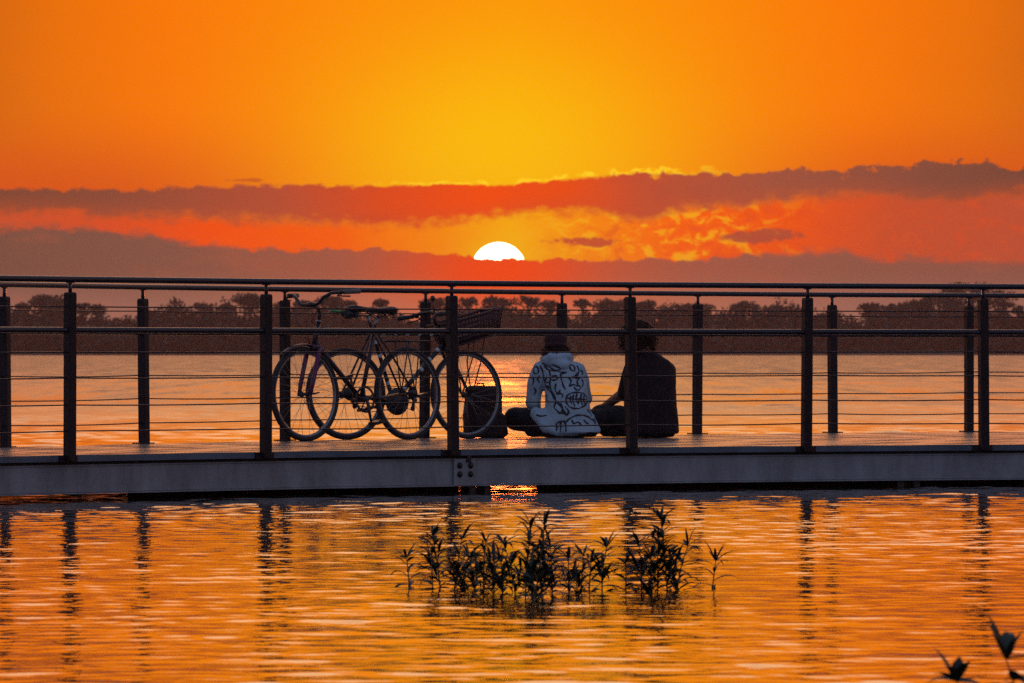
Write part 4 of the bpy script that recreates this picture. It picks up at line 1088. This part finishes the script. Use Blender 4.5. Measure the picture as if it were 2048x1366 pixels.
# lower edge of wood, photo column -> photo row of the closed tree line
BELT = [(-900, 632), (-300, 625), (0, 622), (60, 618), (130, 612), (190, 622), (225, 634), (245, 641), (262, 628), (330, 620), (400, 616), (470, 612), (560, 612), (640, 616), (700, 624), (760, 630), (830, 626), (900, 618), (980, 618), (1040, 622), (1100, 622), (1150, 626), (1200, 622), (1280, 620), (1330, 620), (1380, 618), (1440, 620), (1500, 616), (1560, 618), (1640, 626), (1700, 622), (1760, 616), (1840, 612), (1900, 606), (1960, 612), (2010, 622), (2060, 622), (2300, 612), (2900, 625)]
def belt():
    rnd = np.random.default_rng(3); V, F = [], []
    bx = [b[0] for b in BELT]; by = [b[1] for b in BELT]
    for px in np.arange(-900, 2900, 7):
        h = (711 - np.interp(px, bx, by)) * PXM * (.95 + .11 * math.sin(px * .021) + .09 * math.sin(px * .057 + 1) + .06 * math.sin(px * .13))
        for dep in (0, 8, 18):
            hh = h * (.80 + .24 * rnd.random()) * (.55 if dep == 0 else 1); x = (px - 1024 + rnd.normal() * 6) * PXM
            cards(V, F, (x, TD - 22 + dep + rnd.normal() * 2, 1.0 + hh * .40), (2.0 + rnd.random(), 2.4, hh * .46), 60, .74, rnd); cards(V, F, (x, TD - 20 + dep, 1.0 + hh * .80), (1.6 + 1.4 * rnd.random(), 2.0, hh * .20), 34, .5, rnd)
    o = cards_obj('riverside_wood', V, F, M['foliage']); tag(o, 'continuous dark belt of wood along the far river bank', 'wood', kind='stuff')
belt()
TREES = [  # column, top row, half width px, kind, crown depth px
    (92, 590, 34, 1, 26, 'rounded tree with lumpy crown above the far left shore, between the first two railing posts'),
    (40, 606, 22, 0, 20, 'low tree at the far left end of the shore line'),
    (163, 600, 18, 0, 22, 'narrow tree just right of the second railing post on the far shore'),
    (196, 611, 14, 0, 14, 'small tuft of a tree left of the gap in the tree line'),
    (300, 622, 24, 0, 22, 'low rounded tree right of the gap in the tree line'),
    (410, 604, 22, 0, 22, 'modest tree left of the wide crowned tree on the left half'),
    (452, 606, 16, 1, 18, 'small tree between the modest tree and the wide crowned tree'),
    (500, 586, 34, 1, 30, 'wide flat crowned tree left of the leftmost bicycle wheel post'),
    (560, 600, 26, 0, 26, 'tree behind the handlebar of the city bicycle, on its left'),
    (612, 596, 24, 1, 26, 'tree seen between the raised handlebar grips'),
    (668, 588, 32, 1, 30, 'full crowned tree directly right of the bicycle handlebar'),
    (700, 602, 14, 0, 16, 'small tree clinging to the right of the tree behind the handlebar'),
    (762, 597, 27, 2, 18, 'lone umbrella shaped tree above the bicycle saddles'),
    (868, 594, 26, 2, 26, 'tree with airy crown just left of the post beside the basket'),
    (935, 590, 26, 2, 28, 'airy tree above the bicycle basket'),
    (988, 592, 20, 2, 24, 'slender airy tree below the right edge of the sun'),
    (1058, 588, 38, 2, 30, 'broad airy tree between the sun and the person in the hoodie'),
    (1100, 603, 16, 0, 18, 'small tree left of the post behind the person in the cap'),
    (1166, 596, 24, 2, 24, 'airy tree with gaps, right of the person in the cap'),
    (1226, 598, 28, 1, 24, 'rounded tree left of the post beside the dark haired person'),
    (1290, 600, 24, 1, 22, 'rounded tree above the dark haired person'),
    (1384, 607, 42, 1, 22, 'wide low tree behind the railing post right of the people'),
    (1488, 601, 36, 1, 26, 'wide tree midway between the people and the right hand posts'),
    (1555, 610, 22, 0, 16, 'low tree left of the closely paired posts'),
    (1598, 616, 16, 0, 14, 'very low tree just behind the left of the paired posts'),
    (1738, 603, 26, 1, 24, 'rounded tree first to the right of the paired posts'),
    (1788, 602, 24, 1, 26, 'rounded tree second to the right of the paired posts'),
    (1838, 598, 24, 1, 26, 'tree leaning against the left flank of the tallest tree'),
    (1935, 563, 66, 3, 62, 'tallest spreading tree of the far shore, at the right'),
    (2012, 598, 20, 2, 22, 'thin airy tree close right of the tallest tree'),
    (2044, 612, 14, 0, 14, 'low tree cut by the right edge of the picture')]
def tree(px, top, hw, kind, dep, label, seed):
    rnd = np.random.default_rng(seed); pr = random.Random(seed)
    Dt = TD + pr.uniform(-6, 10); H = (711 - top) * PXM - 1.2; W = hw * PXM * pr.uniform(.8, 1.6); cd = dep * PXM
    x = (px - 1024) * PXM; root = empty('tree', (x, Dt, 1.2)); tag(root, label, 'tree', 'single trees standing above the far shore wood')
    mb = MB(); fork = H - cd * 1.25; fork = max(fork, H * .3)
    tr = .16 + H * .016
    mb.tube([(0, 0, -.5), (pr.uniform(-.2, .2), 0, fork * .5), (pr.uniform(-.3, .3), 0, fork)], [tr * 1.3, tr, tr * .8], 8)
    V, F = [], []
    nb = {0: 5, 1: 8, 2: 8, 3: 20}[kind]
    for k in range(nb):
        a = 2 * math.pi * k / nb + pr.uniform(-.4, .4); q_ = pr.uniform(.1, 1.15) if kind != 3 else math.sqrt((k + .5) / nb)
        cx, cy = math.cos(a) * W * .72 * q_, math.sin(a) * W * .72 * q_
        if kind == 3: cx = W * .80 * (-1 + 2 * ((k * 7) % nb + .5) / nb)
        prof = 1 - (abs(cx) / (W * 1.05)) ** 2 * (.55 if kind != 3 else .75)
        cz = H - cd + (cd * .72) * prof * pr.uniform(.55, 1.0)
        if kind == 3: cz = H - cd * (1 - .86 * prof * pr.uniform(.35, 1.0))
        r_ = W * {0: .46, 1: .36, 2: .37, 3: .19}[kind] * pr.uniform(.55, 1.45)
        cz = min(cz, H - r_ * .6)
        mb.tube([(0, 0, fork * pr.uniform(.75, 1)), (cx * .45, cy * .45, fork + (cz - fork) * .6), (cx, cy, cz)], [tr * .55, tr * .38, tr * .12], 6)
        cards(V, F, (cx, cy, cz), (r_ * 1.15, r_ * 1.1, r_ * {0: .75, 1: .66, 2: .60, 3: .62}[kind]), int({0: 70, 1: 75, 2: 60, 3: 70}[kind] * max(.6, (r_ / 1.3) ** 1.3)), .36, rnd)
        if kind != 0:
            for _ in range(2): cards(V, F, (cx + pr.uniform(-1, 1) * r_ * 1.3, cy + pr.uniform(-1, 1) * r_, cz - pr.uniform(0, .9) * r_), (r_ * .5, r_ * .5, r_ * .32), 14, .30, rnd)
    if kind in (0, 1): cards(V, F, (0, 0, H - cd * 1.0), (W * .8, W * .7, cd * .42), 110, .42, rnd)
    cards(V, F, (0, 0, (H - cd) * .72), (W * .75, W * .6, (H - cd) * .42), int(60 + W * 22), .5, rnd)
    mb.build('trunk', M['bark'], root); cards_obj('crown', V, F, M['foliage2' if kind in (1, 3) else 'foliage'], root)
for i, (px, top, hw, kind, dep, lab) in enumerate(TREES): tree(px, top, hw, kind, dep, lab, 40 + i)

# ------------------------------------------------------------------ evening haze over the river
def haze():
    mb = MB(); mb.box((0, 760, 13.0 - 2), (1700, 1660, 29.0)); m = bpy.data.materials.new('evening haze'); m.use_nodes = True; nt = m.node_tree
    nt.nodes.remove(nt.nodes['Principled BSDF']); out = nt.nodes['Material Output']
    v = nt.nodes.new('ShaderNodeVolumePrincipled'); v.inputs['Color'].default_value = (.90, .56, .46, 1); v.inputs['Density'].default_value = HAZE; v.inputs['Anisotropy'].default_value = .35
    nt.links.new(v.outputs[0], out.inputs['Volume'])
    o = mb.build('haze', m); tag(o, 'thin warm evening haze lying over the river', 'haze', kind='stuff')
HAZE = .00013
haze()
